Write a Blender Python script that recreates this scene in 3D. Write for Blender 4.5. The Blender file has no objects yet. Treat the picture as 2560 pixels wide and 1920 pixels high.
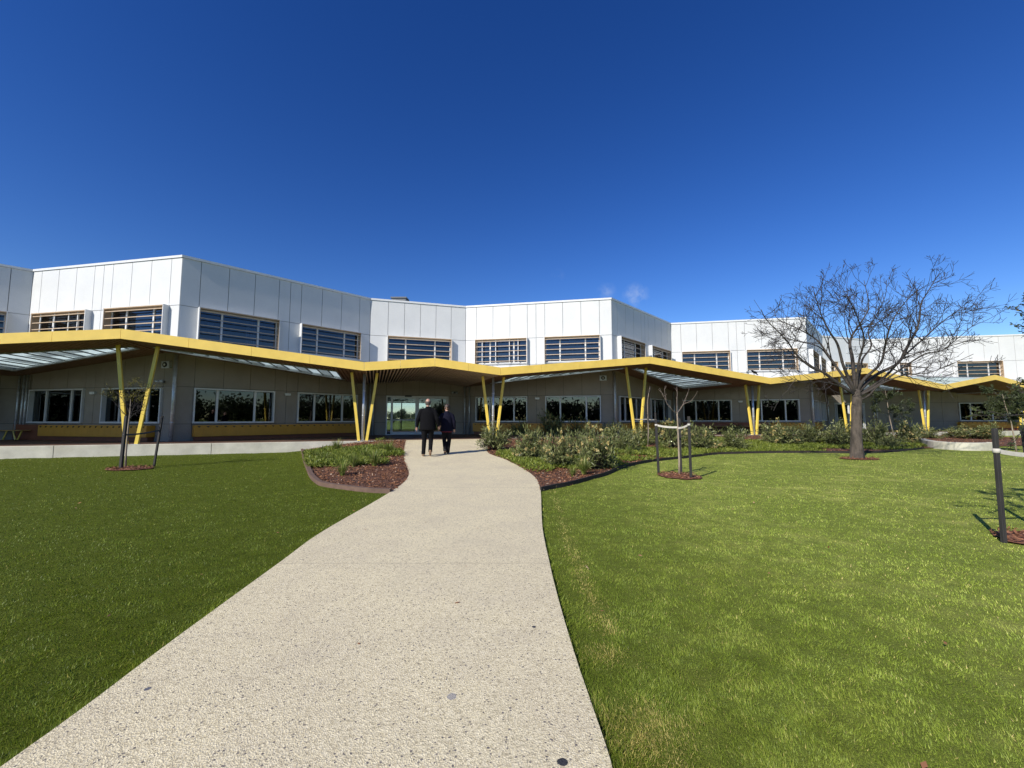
import bpy, bmesh, math, random
import numpy as np
from mathutils import Vector, Matrix
from mathutils.geometry import tessellate_polygon, delaunay_2d_cdt

# ------------------------------------------------------------------ camera, sky, sun, exposure
scene = bpy.context.scene
R = math.radians
CAMZ = 1.4; PITCH = R(4.64); FPX = 1060.0
cam_d = bpy.data.cameras.new('camera'); cam = bpy.data.objects.new('camera', cam_d)
scene.collection.objects.link(cam)
cam.location = (0, 0, CAMZ); cam.rotation_euler = (R(90) + PITCH, 0, 0)
cam_d.sensor_width = 36.0; cam_d.lens = 36.0 * FPX / 2560.0
cam_d.clip_start = 0.05; cam_d.clip_end = 3000
scene.camera = cam

SUN_EL = 34.0
SUN_AZ = 40.2                      # light travels towards (sin, cos) of this angle
sx, sy = math.sin(R(SUN_AZ)), math.cos(R(SUN_AZ))
sun_d = bpy.data.lights.new('sun', 'SUN'); sun = bpy.data.objects.new('sun', sun_d)
scene.collection.objects.link(sun)
sun_d.energy = 4.2; sun_d.angle = R(0.5); sun_d.color = (1.0, 0.945, 0.86)
ldir = Vector((sx * math.cos(R(SUN_EL)), sy * math.cos(R(SUN_EL)), -math.sin(R(SUN_EL))))
sun.rotation_euler = ldir.to_track_quat('-Z', 'Y').to_euler()
sun.location = (-30, -30, 40)

world = bpy.data.worlds.new('World'); scene.world = world; world.use_nodes = True
wt = world.node_tree; wt.nodes.clear()
sky = wt.nodes.new('ShaderNodeTexSky'); sky.sky_type = 'NISHITA'; sky.sun_disc = False
sky.sun_elevation = R(SUN_EL); sky.sun_rotation = R(180 + SUN_AZ)
sky.air_density = 1.0; sky.dust_density = 0.08; sky.ozone_density = 3.0; sky.altitude = 100
hsv = wt.nodes.new('ShaderNodeHueSaturation'); hsv.inputs['Saturation'].default_value = 1.30; hsv.inputs['Hue'].default_value = 0.5155
gam = wt.nodes.new('ShaderNodeGamma'); gam.inputs['Gamma'].default_value = 1.17
wt.links.new(sky.outputs[0], hsv.inputs['Color'])
# two faint wisps of cloud, placed by direction in the sky
geo = wt.nodes.new('ShaderNodeTexCoord')
nz = wt.nodes.new('ShaderNodeTexNoise'); nz.inputs['Scale'].default_value = 34; nz.inputs['Detail'].default_value = 8
nz.inputs['Roughness'].default_value = 0.62
wt.links.new(geo.outputs['Generated'], nz.inputs['Vector'])
prev = None
for (dx, dy_, dz, rad, amp) in ((0.277, 0.93, 0.274, 0.032, 0.45), (0.215, 0.945, 0.288, 0.024, 0.24), (0.105, 0.945, 0.325, 0.018, 0.12)):
    v = Vector((dx, dy_, dz)).normalized()
    ds = wt.nodes.new('ShaderNodeVectorMath'); ds.operation = 'DISTANCE'; ds.inputs[1].default_value = v
    wt.links.new(geo.outputs['Generated'], ds.inputs[0])
    mr = wt.nodes.new('ShaderNodeMapRange'); mr.inputs['From Min'].default_value = 0; mr.inputs['From Max'].default_value = rad
    mr.inputs['To Min'].default_value = amp; mr.inputs['To Max'].default_value = 0
    wt.links.new(ds.outputs['Value'], mr.inputs['Value'])
    if prev is None: prev = mr.outputs[0]
    else:
        ad = wt.nodes.new('ShaderNodeMath'); ad.operation = 'ADD'
        wt.links.new(prev, ad.inputs[0]); wt.links.new(mr.outputs[0], ad.inputs[1]); prev = ad.outputs[0]
nr = wt.nodes.new('ShaderNodeMapRange'); nr.inputs['From Min'].default_value = 0.42; nr.inputs['From Max'].default_value = 0.72
wt.links.new(nz.outputs['Fac'], nr.inputs['Value'])
ml = wt.nodes.new('ShaderNodeMath'); ml.operation = 'MULTIPLY'
wt.links.new(prev, ml.inputs[0]); wt.links.new(nr.outputs[0], ml.inputs[1])
mxs = wt.nodes.new('ShaderNodeMix'); mxs.data_type = 'RGBA'
mxs.inputs[7].default_value = (7.5, 8.2, 9.0, 1)
wt.links.new(ml.outputs[0], mxs.inputs[0]); wt.links.new(hsv.outputs[0], gam.inputs[0]); wt.links.new(gam.outputs[0], mxs.inputs[6])
bg = wt.nodes.new('ShaderNodeBackground'); bg.inputs['Strength'].default_value = 0.074
wo = wt.nodes.new('ShaderNodeOutputWorld')
wt.links.new(mxs.outputs[2], bg.inputs['Color']); wt.links.new(bg.outputs[0], wo.inputs[0])

scene.view_settings.view_transform = 'Standard'; scene.view_settings.look = 'None'
scene.view_settings.gamma = 1.0; scene.view_settings.exposure = 0.42

random.seed(7); rng = np.random.default_rng(11)

# ------------------------------------------------------------------ helpers
COL = scene.collection
def dv(a): return np.array([math.cos(R(a)), math.sin(R(a))])
EV = dv(18); NV = dv(108)                    # along the deck edge / from the lawn towards the building
O2 = np.array([-8.95, 17.81])                # a point on the deck's front edge
DECK = 0.42
def sq(x, y):
    d0 = x - O2[0]; d1 = y - O2[1]
    return d0 * EV[0] + d1 * EV[1], d0 * NV[0] + d1 * NV[1]
def st(s, t): return (O2[0] + EV[0] * s + NV[0] * t, O2[1] + EV[1] * s + NV[1] * t)
def sm(a, b, x):
    u = np.clip((x - a) / (b - a), 0, 1); return u * u * (3 - 2 * u)
def ground(x, y):
    """terrain height: flat lawn that ramps up to the deck along the path and the planting bed"""
    s, q = sq(np.asarray(x, float), np.asarray(y, float))
    L = 12.5 - 6.0 * sm(9.0, 15.0, s)
    ramp = np.clip((q + L) / L, 0, 1); ramp = ramp + 0.06 * np.sin(ramp * math.pi * 2) * -1
    w = sm(-0.8, 3.4, s) * (1 - sm(31.5, 35.5, s) * 0.85)
    h = (DECK - 0.02) * ramp * w
    return np.where(q > 0.15, -0.06, h)
cP, sP = math.cos(PITCH), math.sin(PITCH)
def px_ray(x, y):
    u = (x - 1280) / FPX; v = (960 - y) / FPX
    return np.array([u, cP - v * sP, sP + v * cP])
def px_ground(x, y, off=0.0):
    r = px_ray(x, y); t = 1.0
    z = 0.0
    for _ in range(60):
        t = (z + off - CAMZ) / r[2]
        z = 0.5 * z + 0.5 * float(ground(r[0] * t, r[1] * t))
    return (r[0] * t, r[1] * t)
def px_at(x, y, depth):
    r = px_ray(x, y); t = depth / r[1]
    return np.array([r[0] * t, depth, CAMZ + r[2] * t])
def gz(x, y): return float(ground(x, y))

def tag(o, label=None, cat=None, group=None, kind=None):
    if label: o['label'] = label
    if cat: o['category'] = cat
    if group: o['group'] = group
    if kind: o['kind'] = kind
    return o
def empty(name, loc=(0, 0, 0), rz=0.0):
    o = bpy.data.objects.new(name, None); COL.objects.link(o); o.location = loc; o.rotation_euler = (0, 0, rz)
    o.empty_display_size = 0.2
    return o
def put(name, me, m, parent=None, loc=None):
    o = bpy.data.objects.new(name, me); COL.objects.link(o)
    if m is not None and len(me.materials) == 0: me.materials.append(m)
    if parent is not None: o.parent = parent
    if loc is not None: o.location = loc
    return o

class MB:
    def __init__(s): s.v = []; s.f = []; s.sm = []
    def add(s, vs, fs, smooth=False):
        b = len(s.v); s.v += [tuple(map(float, p)) for p in vs]
        s.f += [tuple(b + i for i in f) for f in fs]; s.sm += [smooth] * len(fs)
    def hexa(s, p):          # 8 points: bottom ring 0-3, top ring 4-7
        s.add(p, [(3, 2, 1, 0), (4, 5, 6, 7), (0, 1, 5, 4), (1, 2, 6, 5), (2, 3, 7, 6), (3, 0, 4, 7)])
    def box(s, x0, x1, y0, y1, z0, z1, fr=None):
        p = [(x0, y0, z0), (x1, y0, z0), (x1, y1, z0), (x0, y1, z0), (x0, y0, z1), (x1, y0, z1), (x1, y1, z1), (x0, y1, z1)]
        s.hexa([fr(*q) for q in p] if fr else p)
    def beam(s, p0, p1, w, d, ref=(0, 1, 0)):
        p0 = Vector(p0); p1 = Vector(p1); t = (p1 - p0).normalized(); a = t.cross(Vector(ref)).normalized(); b = a.cross(t).normalized()
        P = []
        for c in (p0, p1):
            for (i, j) in ((-1, -1), (1, -1), (1, 1), (-1, 1)): P.append(c + a * (i * w / 2) + b * (j * d / 2))
        s.hexa(P)
    def tube(s, pts, rad, n=8, ref=None, cap=True, smooth=True):
        pts = [Vector(p) for p in pts]; k = len(pts); V = []; F = []
        side = None
        for i, p in enumerate(pts):
            t = (pts[min(i + 1, k - 1)] - pts[max(i - 1, 0)])
            if t.length < 1e-9: t = Vector((0, 0, 1))
            t.normalize()
            if ref is not None: a = t.cross(Vector(ref))
            elif side is None:
                a = t.cross(Vector((0, 0, 1)) if abs(t.z) < 0.9 else Vector((0, 1, 0)))
            else: a = side - t * side.dot(t)
            if a.length < 1e-6: a = t.orthogonal()
            a.normalize(); side = a; b = t.cross(a)
            r = rad[i] if hasattr(rad, '__len__') else rad
            ra, rb = r if hasattr(r, '__len__') else (r, r)
            for j in range(n):
                an = 2 * math.pi * j / n; V.append(p + a * (ra * math.cos(an)) + b * (rb * math.sin(an)))
        for i in range(k - 1):
            for j in range(n):
                j2 = (j + 1) % n; F.append((i * n + j, i * n + j2, (i + 1) * n + j2, (i + 1) * n + j))
        if cap: F.append(tuple(range(n - 1, -1, -1))); F.append(tuple((k - 1) * n + j for j in range(n)))
        s.add(V, F, smooth)
    def ball(s, c, r, nu=12, nv=8, smooth=True):
        rx, ry, rz_ = r if hasattr(r, '__len__') else (r, r, r)
        V = [(c[0], c[1], c[2] - rz_)]
        for i in range(1, nv):
            ph = -math.pi / 2 + math.pi * i / nv
            for j in range(nu):
                th = 2 * math.pi * j / nu
                V.append((c[0] + rx * math.cos(ph) * math.cos(th), c[1] + ry * math.cos(ph) * math.sin(th), c[2] + rz_ * math.sin(ph)))
        V.append((c[0], c[1], c[2] + rz_)); F = []
        for j in range(nu): F.append((0, 1 + (j + 1) % nu, 1 + j))
        for i in range(nv - 2):
            for j in range(nu):
                a = 1 + i * nu + j; b = 1 + i * nu + (j + 1) % nu; F.append((a, b, b + nu, a + nu))
        t = len(V) - 1
        for j in range(nu): F.append((t, t - nu + j, t - nu + (j + 1) % nu))
        s.add(V, F, smooth)
    def mesh(s, name):
        me = bpy.data.meshes.new(name); me.from_pydata(s.v, [], s.f)
        me.polygons.foreach_set('use_smooth', s.sm); me.update(); return me
    def build(s, name, m, parent=None, loc=None, bevel=0):
        o = put(name, s.mesh(name), m, parent, loc)
        if bevel:
            b = o.modifiers.new('bevel', 'BEVEL'); b.width = bevel; b.segments = 2; b.limit_method = 'ANGLE'
        return o

def np_mesh(name, V, F, tone=None, smooth=False):
    """V (n,3), F (m,k) all faces of k corners"""
    me = bpy.data.meshes.new(name); n = len(V); m, k = F.shape
    me.vertices.add(n); me.vertices.foreach_set('co', np.asarray(V, np.float32).ravel())
    me.loops.add(m * k); me.loops.foreach_set('vertex_index', np.asarray(F, np.int32).ravel())
    me.polygons.add(m); me.polygons.foreach_set('loop_start', np.arange(0, m * k, k, dtype=np.int32))
    me.polygons.foreach_set('use_smooth', np.full(m, smooth))
    if tone is not None:
        at = me.attributes.new('tone', 'FLOAT', 'POINT'); at.data.foreach_set('value', np.asarray(tone, np.float32))
    me.update(calc_edges=True); return me

def leaf_quads(c, d, up, ln, wd, tone):
    """c centres, d unit leaf direction, up unit side vector; kite-shaped leaves"""
    n = len(c); s = np.cross(d, up); s /= (np.linalg.norm(s, axis=1, keepdims=True) + 1e-9)
    ln = np.broadcast_to(ln, n)[:, None]; wd = np.broadcast_to(wd, n)[:, None]
    V = np.stack([c, c + d * ln * 0.5 + s * wd * 0.5, c + d * ln, c + d * ln * 0.5 - s * wd * 0.5], 1).reshape(-1, 3)
    return V, np.arange(4 * n).reshape(-1, 4), np.repeat(tone, 4)
def unit(a): return a / (np.linalg.norm(a, axis=1, keepdims=True) + 1e-9)

# ------------------------------------------------------------------ materials
def mat(name):
    m = bpy.data.materials.new(name); m.use_nodes = True; t = m.node_tree
    return m, t, t.nodes['Principled BSDF']
def nn(t, typ, **kw):
    n = t.nodes.new(typ)
    for k, v in kw.items():
        if k in n.inputs.keys(): n.inputs[k].default_value = v
        else: setattr(n, k, v)
    return n
def coords(t, scale=None):
    c = nn(t, 'ShaderNodeTexCoord').outputs['Object']
    if scale is not None:
        mp = nn(t, 'ShaderNodeMapping'); mp.inputs['Scale'].default_value = scale; t.links.new(c, mp.inputs['Vector']); c = mp.outputs[0]
    return c
def ramp(t, fac, stops):
    r = nn(t, 'ShaderNodeValToRGB'); e = r.color_ramp.elements
    e[0].position, e[0].color = stops[0][0], (*stops[0][1], 1); e[1].position, e[1].color = stops[-1][0], (*stops[-1][1], 1)
    for p, c in stops[1:-1]: q = e.new(p); q.color = (*c, 1)
    t.links.new(fac, r.inputs[0]); return r.outputs[0]
def mixc(t, fac, a, b, mode='MIX'):
    m = nn(t, 'ShaderNodeMix', data_type='RGBA', blend_type=mode)
    for i, v in ((0, fac), (6, a), (7, b)):
        if hasattr(v, 'node'): t.links.new(v, m.inputs[i])
        elif i == 0: m.inputs[0].default_value = v
        else: m.inputs[i].default_value = (*v, 1)
    return m.outputs[2]
def bump(t, b, h, strength=0.3, dist=0.01):
    n = nn(t, 'ShaderNodeBump', Strength=strength, Distance=dist); t.links.new(h, n.inputs['Height']); t.links.new(n.outputs[0], b.inputs['Normal'])
def noise(t, scale, detail=4, rough=0.55, vec=None):
    n = nn(t, 'ShaderNodeTexNoise', Scale=scale, Detail=detail, Roughness=rough)
    t.links.new(vec if vec is not None else coords(t), n.inputs['Vector']); return n.outputs['Fac']
def simple(name, col, rough=0.5, metal=0.0, var=0.12, scale=6.0, bmp=0.0, bscale=60):
    m, t, b = mat(name)
    f = noise(t, scale, 5)
    c = ramp(t, f, [(0.3, tuple(x * (1 - var) for x in col)), (0.7, tuple(min(1, x * (1 + var)) for x in col))])
    t.links.new(c, b.inputs['Base Color']); b.inputs['Roughness'].default_value = rough; b.inputs['Metallic'].default_value = metal
    if bmp: bump(t, b, noise(t, bscale, 4), bmp, 0.01)
    return m
M = {}
def white_mat():
    m, t, b = mat('white_panel')
    f = noise(t, 0.9, 6, 0.6); f2 = noise(t, 26, 3, 0.6)
    st_ = noise(t, 3.0, 5, 0.6, coords(t, (3.0, 3.0, 0.25)))
    c = ramp(t, f, [(0.25, (0.56, 0.57, 0.555)), (0.75, (0.64, 0.645, 0.625))])
    c = mixc(t, 0.10, c, ramp(t, f2, [(0.3, (0.45, 0.46, 0.47)), (0.7, (0.9, 0.9, 0.9))]))
    c = mixc(t, ramp(t, st_, [(0.52, (0, 0, 0)), (0.8, (0.16, 0.16, 0.16))]), c, (0.55, 0.54, 0.50))
    t.links.new(c, b.inputs['Base Color']); b.inputs['Roughness'].default_value = 0.55
    bump(t, b, noise(t, 40, 3), 0.05, 0.01); return m
M['white'] = white_mat()
M['trim'] = simple('white_powdercoat', (0.66, 0.665, 0.65), 0.35, 0, 0.05)
M['alu'] = simple('window_aluminium', (0.62, 0.62, 0.61), 0.35, 0.1, 0.05)
def brown_mat():
    m, t, b = mat('grey_brown_panel')
    f = noise(t, 1.3, 6, 0.6); f2 = noise(t, 55, 3, 0.7)
    c = ramp(t, f, [(0.3, (0.28, 0.240, 0.190)), (0.7, (0.35, 0.302, 0.242))])
    c = mixc(t, 0.25, c, ramp(t, f2, [(0.35, (0.12, 0.105, 0.09)), (0.65, (0.33, 0.30, 0.25))]))
    t.links.new(c, b.inputs['Base Color']); b.inputs['Roughness'].default_value = 0.75; return m
M['brown'] = brown_mat()
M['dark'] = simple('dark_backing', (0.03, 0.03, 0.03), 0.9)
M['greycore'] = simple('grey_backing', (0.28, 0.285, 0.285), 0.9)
M['yellow'] = simple('yellow_panel', (0.90, 0.63, 0.13), 0.42, 0, 0.07, 2.2, 0.04, 50)
M['yellowpost'] = simple('yellow_paint', (0.90, 0.66, 0.11), 0.38, 0, 0.05, 5)
M['mustard'] = simple('mustard_laminate', (0.62, 0.29, 0.022), 0.45, 0, 0.08, 3)
M['rust'] = simple('rust_laminate', (0.21, 0.062, 0.022), 0.5, 0, 0.12, 3)
M['galv'] = simple('galvanised_steel', (0.55, 0.57, 0.58), 0.38, 0.55, 0.16, 9)
M['black'] = simple('black_plastic', (0.018, 0.018, 0.018), 0.5)
M['greymetal'] = simple('dark_grey_metal', (0.10, 0.11, 0.12), 0.5, 0.2)
M['roof'] = simple('roof_metal', (0.45, 0.46, 0.46), 0.5, 0.2)
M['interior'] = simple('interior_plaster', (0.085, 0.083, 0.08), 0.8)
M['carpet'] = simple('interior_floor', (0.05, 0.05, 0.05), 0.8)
M['blind'] = simple('white_blind', (0.75, 0.74, 0.70), 0.8)
M['teal'] = simple('blue_pinboard', (0.10, 0.16, 0.30), 0.8)
def wood(name, c0, c1, sc=(1, 1, 1), rough=0.6):
    m, t, b = mat(name)
    f = noise(t, 3.0, 8, 0.65, coords(t, sc)); f2 = noise(t, 1.1, 3)
    c = ramp(t, f, [(0.3, c0), (0.72, c1)]); c = mixc(t, ramp(t, f2, [(0.35, (0, 0, 0)), (0.7, (0.4, 0.4, 0.4))]), c, tuple(x * 0.6 for x in c0))
    t.links.new(c, b.inputs['Base Color']); b.inputs['Roughness'].default_value = rough
    bump(t, b, f, 0.15, 0.004); return m
M['timber'] = wood('hood_timber', (0.42, 0.29, 0.17), (0.60, 0.45, 0.29), (2, 2, 8))
M['slat'] = wood('slat_timber', (0.42, 0.30, 0.19), (0.62, 0.48, 0.33), (2, 2, 8))
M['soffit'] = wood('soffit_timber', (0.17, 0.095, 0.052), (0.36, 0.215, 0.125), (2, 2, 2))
M['batten'] = wood('batten_timber', (0.48, 0.37, 0.27), (0.70, 0.56, 0.43), (2, 2, 2))
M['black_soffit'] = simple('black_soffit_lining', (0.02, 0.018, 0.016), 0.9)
M['stake'] = wood('stake_hardwood', (0.016, 0.015, 0.014), (0.050, 0.046, 0.042), (12, 12, 1.2), 0.8)
M['benchwood'] = wood('bench_timber', (0.45, 0.26, 0.08), (0.62, 0.40, 0.14), (2, 2, 6))
def deck_mat():
    m, t, b = mat('deck_boards')
    mp = nn(t, 'ShaderNodeMapping'); mp.inputs['Rotation'].default_value = (0, 0, R(-18))
    t.links.new(nn(t, 'ShaderNodeTexCoord').outputs['Object'], mp.inputs['Vector'])
    sx_ = nn(t, 'ShaderNodeSeparateXYZ'); t.links.new(mp.outputs[0], sx_.inputs[0])
    mu = nn(t, 'ShaderNodeMath', operation='MULTIPLY'); mu.inputs[1].default_value = 1 / 0.14; t.links.new(sx_.outputs[0], mu.inputs[0])
    fl = nn(t, 'ShaderNodeMath', operation='FLOOR'); t.links.new(mu.outputs[0], fl.inputs[0])
    fr = nn(t, 'ShaderNodeMath', operation='FRACT'); t.links.new(mu.outputs[0], fr.inputs[0])
    wn = nn(t, 'ShaderNodeTexWhiteNoise', noise_dimensions='1D'); t.links.new(fl.outputs[0], wn.inputs['W'])
    c = ramp(t, wn.outputs['Value'], [(0, (0.085, 0.042, 0.028)), (1, (0.15, 0.075, 0.05))])
    gap = nn(t, 'ShaderNodeMath', operation='LESS_THAN'); gap.inputs[1].default_value = 0.05; t.links.new(fr.outputs[0], gap.inputs[0])
    c = mixc(t, gap.outputs[0], c, (0.012, 0.008, 0.006))
    c = mixc(t, 0.35, c, ramp(t, noise(t, 7, 6), [(0.3, (0.04, 0.025, 0.02)), (0.7, (0.2, 0.12, 0.08))]))
    t.links.new(c, b.inputs['Base Color']); b.inputs['Roughness'].default_value = 0.6; return m
M['deck'] = deck_mat()
def concrete_mat():
    m, t, b = mat('smooth_concrete')
    f = noise(t, 1.6, 8, 0.65); f2 = noise(t, 0.7, 6, 0.6, coords(t, (1, 1, 6)))
    c = ramp(t, f, [(0.28, (0.43, 0.41, 0.33)), (0.72, (0.67, 0.64, 0.52))])
    c = mixc(t, ramp(t, f2, [(0.45, (0, 0, 0)), (0.75, (0.5, 0.5, 0.5))]), c, (0.52, 0.49, 0.36))
    c = mixc(t, ramp(t, noise(t, 38, 3), [(0.60, (0, 0, 0)), (0.75, (0.4, 0.4, 0.4))]), c, (0.25, 0.25, 0.24))
    t.links.new(c, b.inputs['Base Color']); b.inputs['Roughness'].default_value = 0.8; bump(t, b, f, 0.15, 0.01); return m
M['concrete'] = concrete_mat()
def glass_mat(name, tint, ior=1.5, trans=0.75):
    m, t, b = mat(name); t.nodes.remove(b); out = t.nodes['Material Output']
    tr = nn(t, 'ShaderNodeBsdfTransparent'); tr.inputs[0].default_value = (*tint, 1)
    gl = nn(t, 'ShaderNodeBsdfGlossy', Roughness=0.01); gl.inputs['Color'].default_value = (0.95, 0.97, 1, 1)
    lw_ = nn(t, 'ShaderNodeLayerWeight', Blend=0.5); mx = nn(t, 'ShaderNodeMixShader'); r0 = 1.8 * ((ior - 1) / (ior + 1)) ** 2
    p5 = nn(t, 'ShaderNodeMath', operation='POWER'); p5.inputs[1].default_value = 5; t.links.new(lw_.outputs['Facing'], p5.inputs[0])
    fr = nn(t, 'ShaderNodeMath', operation='MULTIPLY_ADD'); fr.inputs[1].default_value = 1 - r0; fr.inputs[2].default_value = r0; t.links.new(p5.outputs[0], fr.inputs[0])
    nb = nn(t, 'ShaderNodeBump', Strength=0.02, Distance=0.05); t.links.new(noise(t, 0.9, 2), nb.inputs['Height']); t.links.new(nb.outputs[0], gl.inputs['Normal'])
    t.links.new(fr.outputs[0], mx.inputs[0]); t.links.new(tr.outputs[0], mx.inputs[1]); t.links.new(gl.outputs[0], mx.inputs[2])
    t.links.new(mx.outputs[0], out.inputs[0]); return m
M['glass'] = glass_mat('window_glass', (0.40, 0.44, 0.46), 1.5)
M['upglass'] = glass_mat('tinted_window_glass', (0.40, 0.44, 0.50), 1.58)
M['doorglass'] = glass_mat('clear_door_glass', (0.88, 0.92, 0.97), 1.45)
def skylight_mat(name, col, amt):
    m, t, b = mat(name); out = t.nodes['Material Output']
    tl = nn(t, 'ShaderNodeBsdfTranslucent'); tl.inputs[0].default_value = (*col, 1)
    b.inputs['Base Color'].default_value = (*[x * 0.8 for x in col], 1); b.inputs['Roughness'].default_value = 0.15
    mx = nn(t, 'ShaderNodeMixShader'); mx.inputs[0].default_value = amt
    t.links.new(b.outputs[0], mx.inputs[1]); t.links.new(tl.outputs[0], mx.inputs[2]); t.links.new(mx.outputs[0], out.inputs[0]); return m
M['sky_clear'] = skylight_mat('frosted_skylight_glass', (0.66, 0.80, 0.77), 0.62)
M['sky_shade'] = skylight_mat('shade_painted_skylight_glass', (0.30, 0.37, 0.36), 0.50)  # same glass, darkened in colour to imitate purlin and beam shade
M['sky_teal'] = skylight_mat('teal_skylight_glass', (0.58, 0.80, 0.74), 0.15)

def tone_mat(name, stops, rough=0.6, transl=0.3, patch=None):
    m, t, b = mat(name); out = t.nodes['Material Output']
    a = nn(t, 'ShaderNodeAttribute', attribute_name='tone')
    c = ramp(t, a.outputs['Fac'], stops)
    if patch: c = patch(t, c)
    t.links.new(c, b.inputs['Base Color']); b.inputs['Roughness'].default_value = rough
    b.inputs['Specular IOR Level'].default_value = 0.35
    if transl:
        tl = nn(t, 'ShaderNodeBsdfTranslucent'); t.links.new(c, tl.inputs[0]); mx = nn(t, 'ShaderNodeMixShader'); mx.inputs[0].default_value = transl
        t.links.new(b.outputs[0], mx.inputs[1]); t.links.new(tl.outputs[0], mx.inputs[2]); t.links.new(mx.outputs[0], out.inputs[0])
    return m
def dry_patch(t, c):
    # the lawn on the right of the path is drier: straw-coloured patches, more of them with x
    pos = nn(t, 'ShaderNodeTexCoord').outputs['Object']; sp = nn(t, 'ShaderNodeSeparateXYZ'); t.links.new(pos, sp.inputs[0])
    mr = nn(t, 'ShaderNodeMapRange'); mr.inputs['From Min'].default_value = -1; mr.inputs['From Max'].default_value = 3.5
    t.links.new(sp.outputs[0], mr.inputs['Value'])
    f = noise(t, 0.55, 6, 0.65, pos); f2 = noise(t, 2.6, 5, 0.6, pos)
    k1 = ramp(t, f, [(0.40, (0, 0, 0)), (0.70, (1, 1, 1))]); k2 = ramp(t, f2, [(0.45, (0.1, 0.1, 0.1)), (0.75, (1, 1, 1))])
    k = mixc(t, 1.0, k1, k2, 'MULTIPLY'); k = mixc(t, 1.0, k, mixc(t, mr.outputs[0], (0.06, 0.06, 0.06), (0.55, 0.55, 0.55)), 'MULTIPLY')
    c = mixc(t, k, c, (0.40, 0.40, 0.13))
    c2 = mixc(t, 1.0, c, mixc(t, mr.outputs[0], (0.90, 0.90, 0.46), (2.12, 1.98, 1.85)), 'MULTIPLY')
    return c2
M['blade'] = tone_mat('grass_blade', [(0.0, (0.075, 0.115, 0.014)), (0.40, (0.165, 0.235, 0.032)), (0.8, (0.27, 0.34, 0.065)), (1.0, (0.52, 0.45, 0.20))], 0.5, 0.35, dry_patch)
M['leaf'] = tone_mat('shrub_leaf', [(0.0, (0.06, 0.077, 0.025)), (0.5, (0.155, 0.178, 0.058)), (1.0, (0.35, 0.355, 0.15))], 0.45, 0.2)
M['flower'] = tone_mat('cream_flower', [(0.0, (0.42, 0.30, 0.08)), (0.5, (0.62, 0.50, 0.20)), (1.0, (0.72, 0.62, 0.34))], 0.7, 0.2)
M['cover'] = tone_mat('ground_cover_leaf', [(0.0, (0.09, 0.125, 0.016)), (0.6, (0.185, 0.235, 0.030)), (1.0, (0.33, 0.35, 0.07))], 0.5, 0.3)
M['tuft'] = tone_mat('tuft_leaf', [(0.0, (0.095, 0.14, 0.022)), (0.6, (0.19, 0.25, 0.045)), (0.9, (0.38, 0.38, 0.11)), (1.0, (0.56, 0.48, 0.22))], 0.5, 0.25)
M['feather'] = tone_mat('feathery_leaf', [(0.0, (0.10, 0.11, 0.02)), (0.6, (0.20, 0.18, 0.035)), (1.0, (0.34, 0.28, 0.06))], 0.6, 0.3)
M['darkleaf'] = tone_mat('dark_tree_leaf', [(0.0, (0.030, 0.045, 0.018)), (1.0, (0.10, 0.12, 0.045))], 0.5, 0.25)
M['chip'] = tone_mat('bark_chip', [(0.0, (0.09, 0.036, 0.016)), (0.5, (0.25, 0.105, 0.046)), (0.85, (0.38, 0.19, 0.09)), (1.0, (0.52, 0.38, 0.27))], 0.85, 0)
def bark(name, c0, c1, sc=14):
    m, t, b = mat(name); f = noise(t, sc, 8, 0.7, coords(t, (1, 1, 0.35)))
    c_ = mixc(t, ramp(t, noise(t, sc * .28, 6, .7, coords(t, (1, 1, .5))), [(0.48, (0, 0, 0)), (0.66, (.75, .75, .75))]), ramp(t, f, [(0.3, c0), (0.7, c1)]), tuple(q * .6 for q in c0))
    t.links.new(c_, b.inputs['Base Color']); b.inputs['Roughness'].default_value = 0.9
    bump(t, b, f, 0.7, 0.02); return m
M['bark'] = bark('grey_brown_bark', (0.034, 0.027, 0.021), (0.135, 0.108, 0.083), 9)
M['twig'] = bark('dark_twig', (0.022, 0.018, 0.017), (0.062, 0.052, 0.048), 20)
M['limb'] = bark('limb_bark', (0.024, 0.020, 0.017), (0.085, 0.070, 0.058), 18)
M['sapbark'] = bark('grey_sapling_bark', (0.11, 0.085, 0.065), (0.24, 0.19, 0.15), 20)
M['palebark'] = bark('pale_sapling_bark', (0.22, 0.17, 0.12), (0.42, 0.35, 0.26), 20)
def lawn_mat():
    m, t, b = mat('lawn_turf')
    f = noise(t, 0.45, 7, 0.65); f2 = noise(t, 90, 4, 0.7); f3 = noise(t, 9, 5, 0.6)
    c = ramp(t, f2, [(0.30, (0.032, 0.040, 0.010)), (0.55, (0.10, 0.13, 0.022)), (0.8, (0.22, 0.25, 0.06))])
    c = mixc(t, ramp(t, f3, [(0.35, (0, 0, 0)), (0.7, (0.5, 0.5, 0.5))]), c, (0.17, 0.22, 0.045))
    c = dry_patch(t, c)
    t.links.new(c, b.inputs['Base Color']); b.inputs['Roughness'].default_value = 0.9; b.inputs['Specular IOR Level'].default_value = 0.1
    bump(t, b, f2, 0.9, 0.03); return m
M['lawn'] = lawn_mat()
def mulch_mat():
    m, t, b = mat('bark_mulch')
    v = nn(t, 'ShaderNodeTexVoronoi', Scale=34.0); t.links.new(coords(t), v.inputs['Vector'])
    f = noise(t, 40, 5, 0.7)
    c = ramp(t, f, [(0.3, (0.06, 0.024, 0.012)), (0.6, (0.19, 0.076, 0.036)), (0.8, (0.30, 0.135, 0.072))])
    c = mixc(t, ramp(t, noise(t, 0.8, 4), [(0.4, (0, 0, 0)), (0.65, (0.5, 0.5, 0.5))]), c, (0.075, 0.055, 0.045))
    t.links.new(c, b.inputs['Base Color']); b.inputs['Roughness'].default_value = 0.95
    bump(t, b, v.outputs['Distance'], 0.9, 0.04); return m
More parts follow.
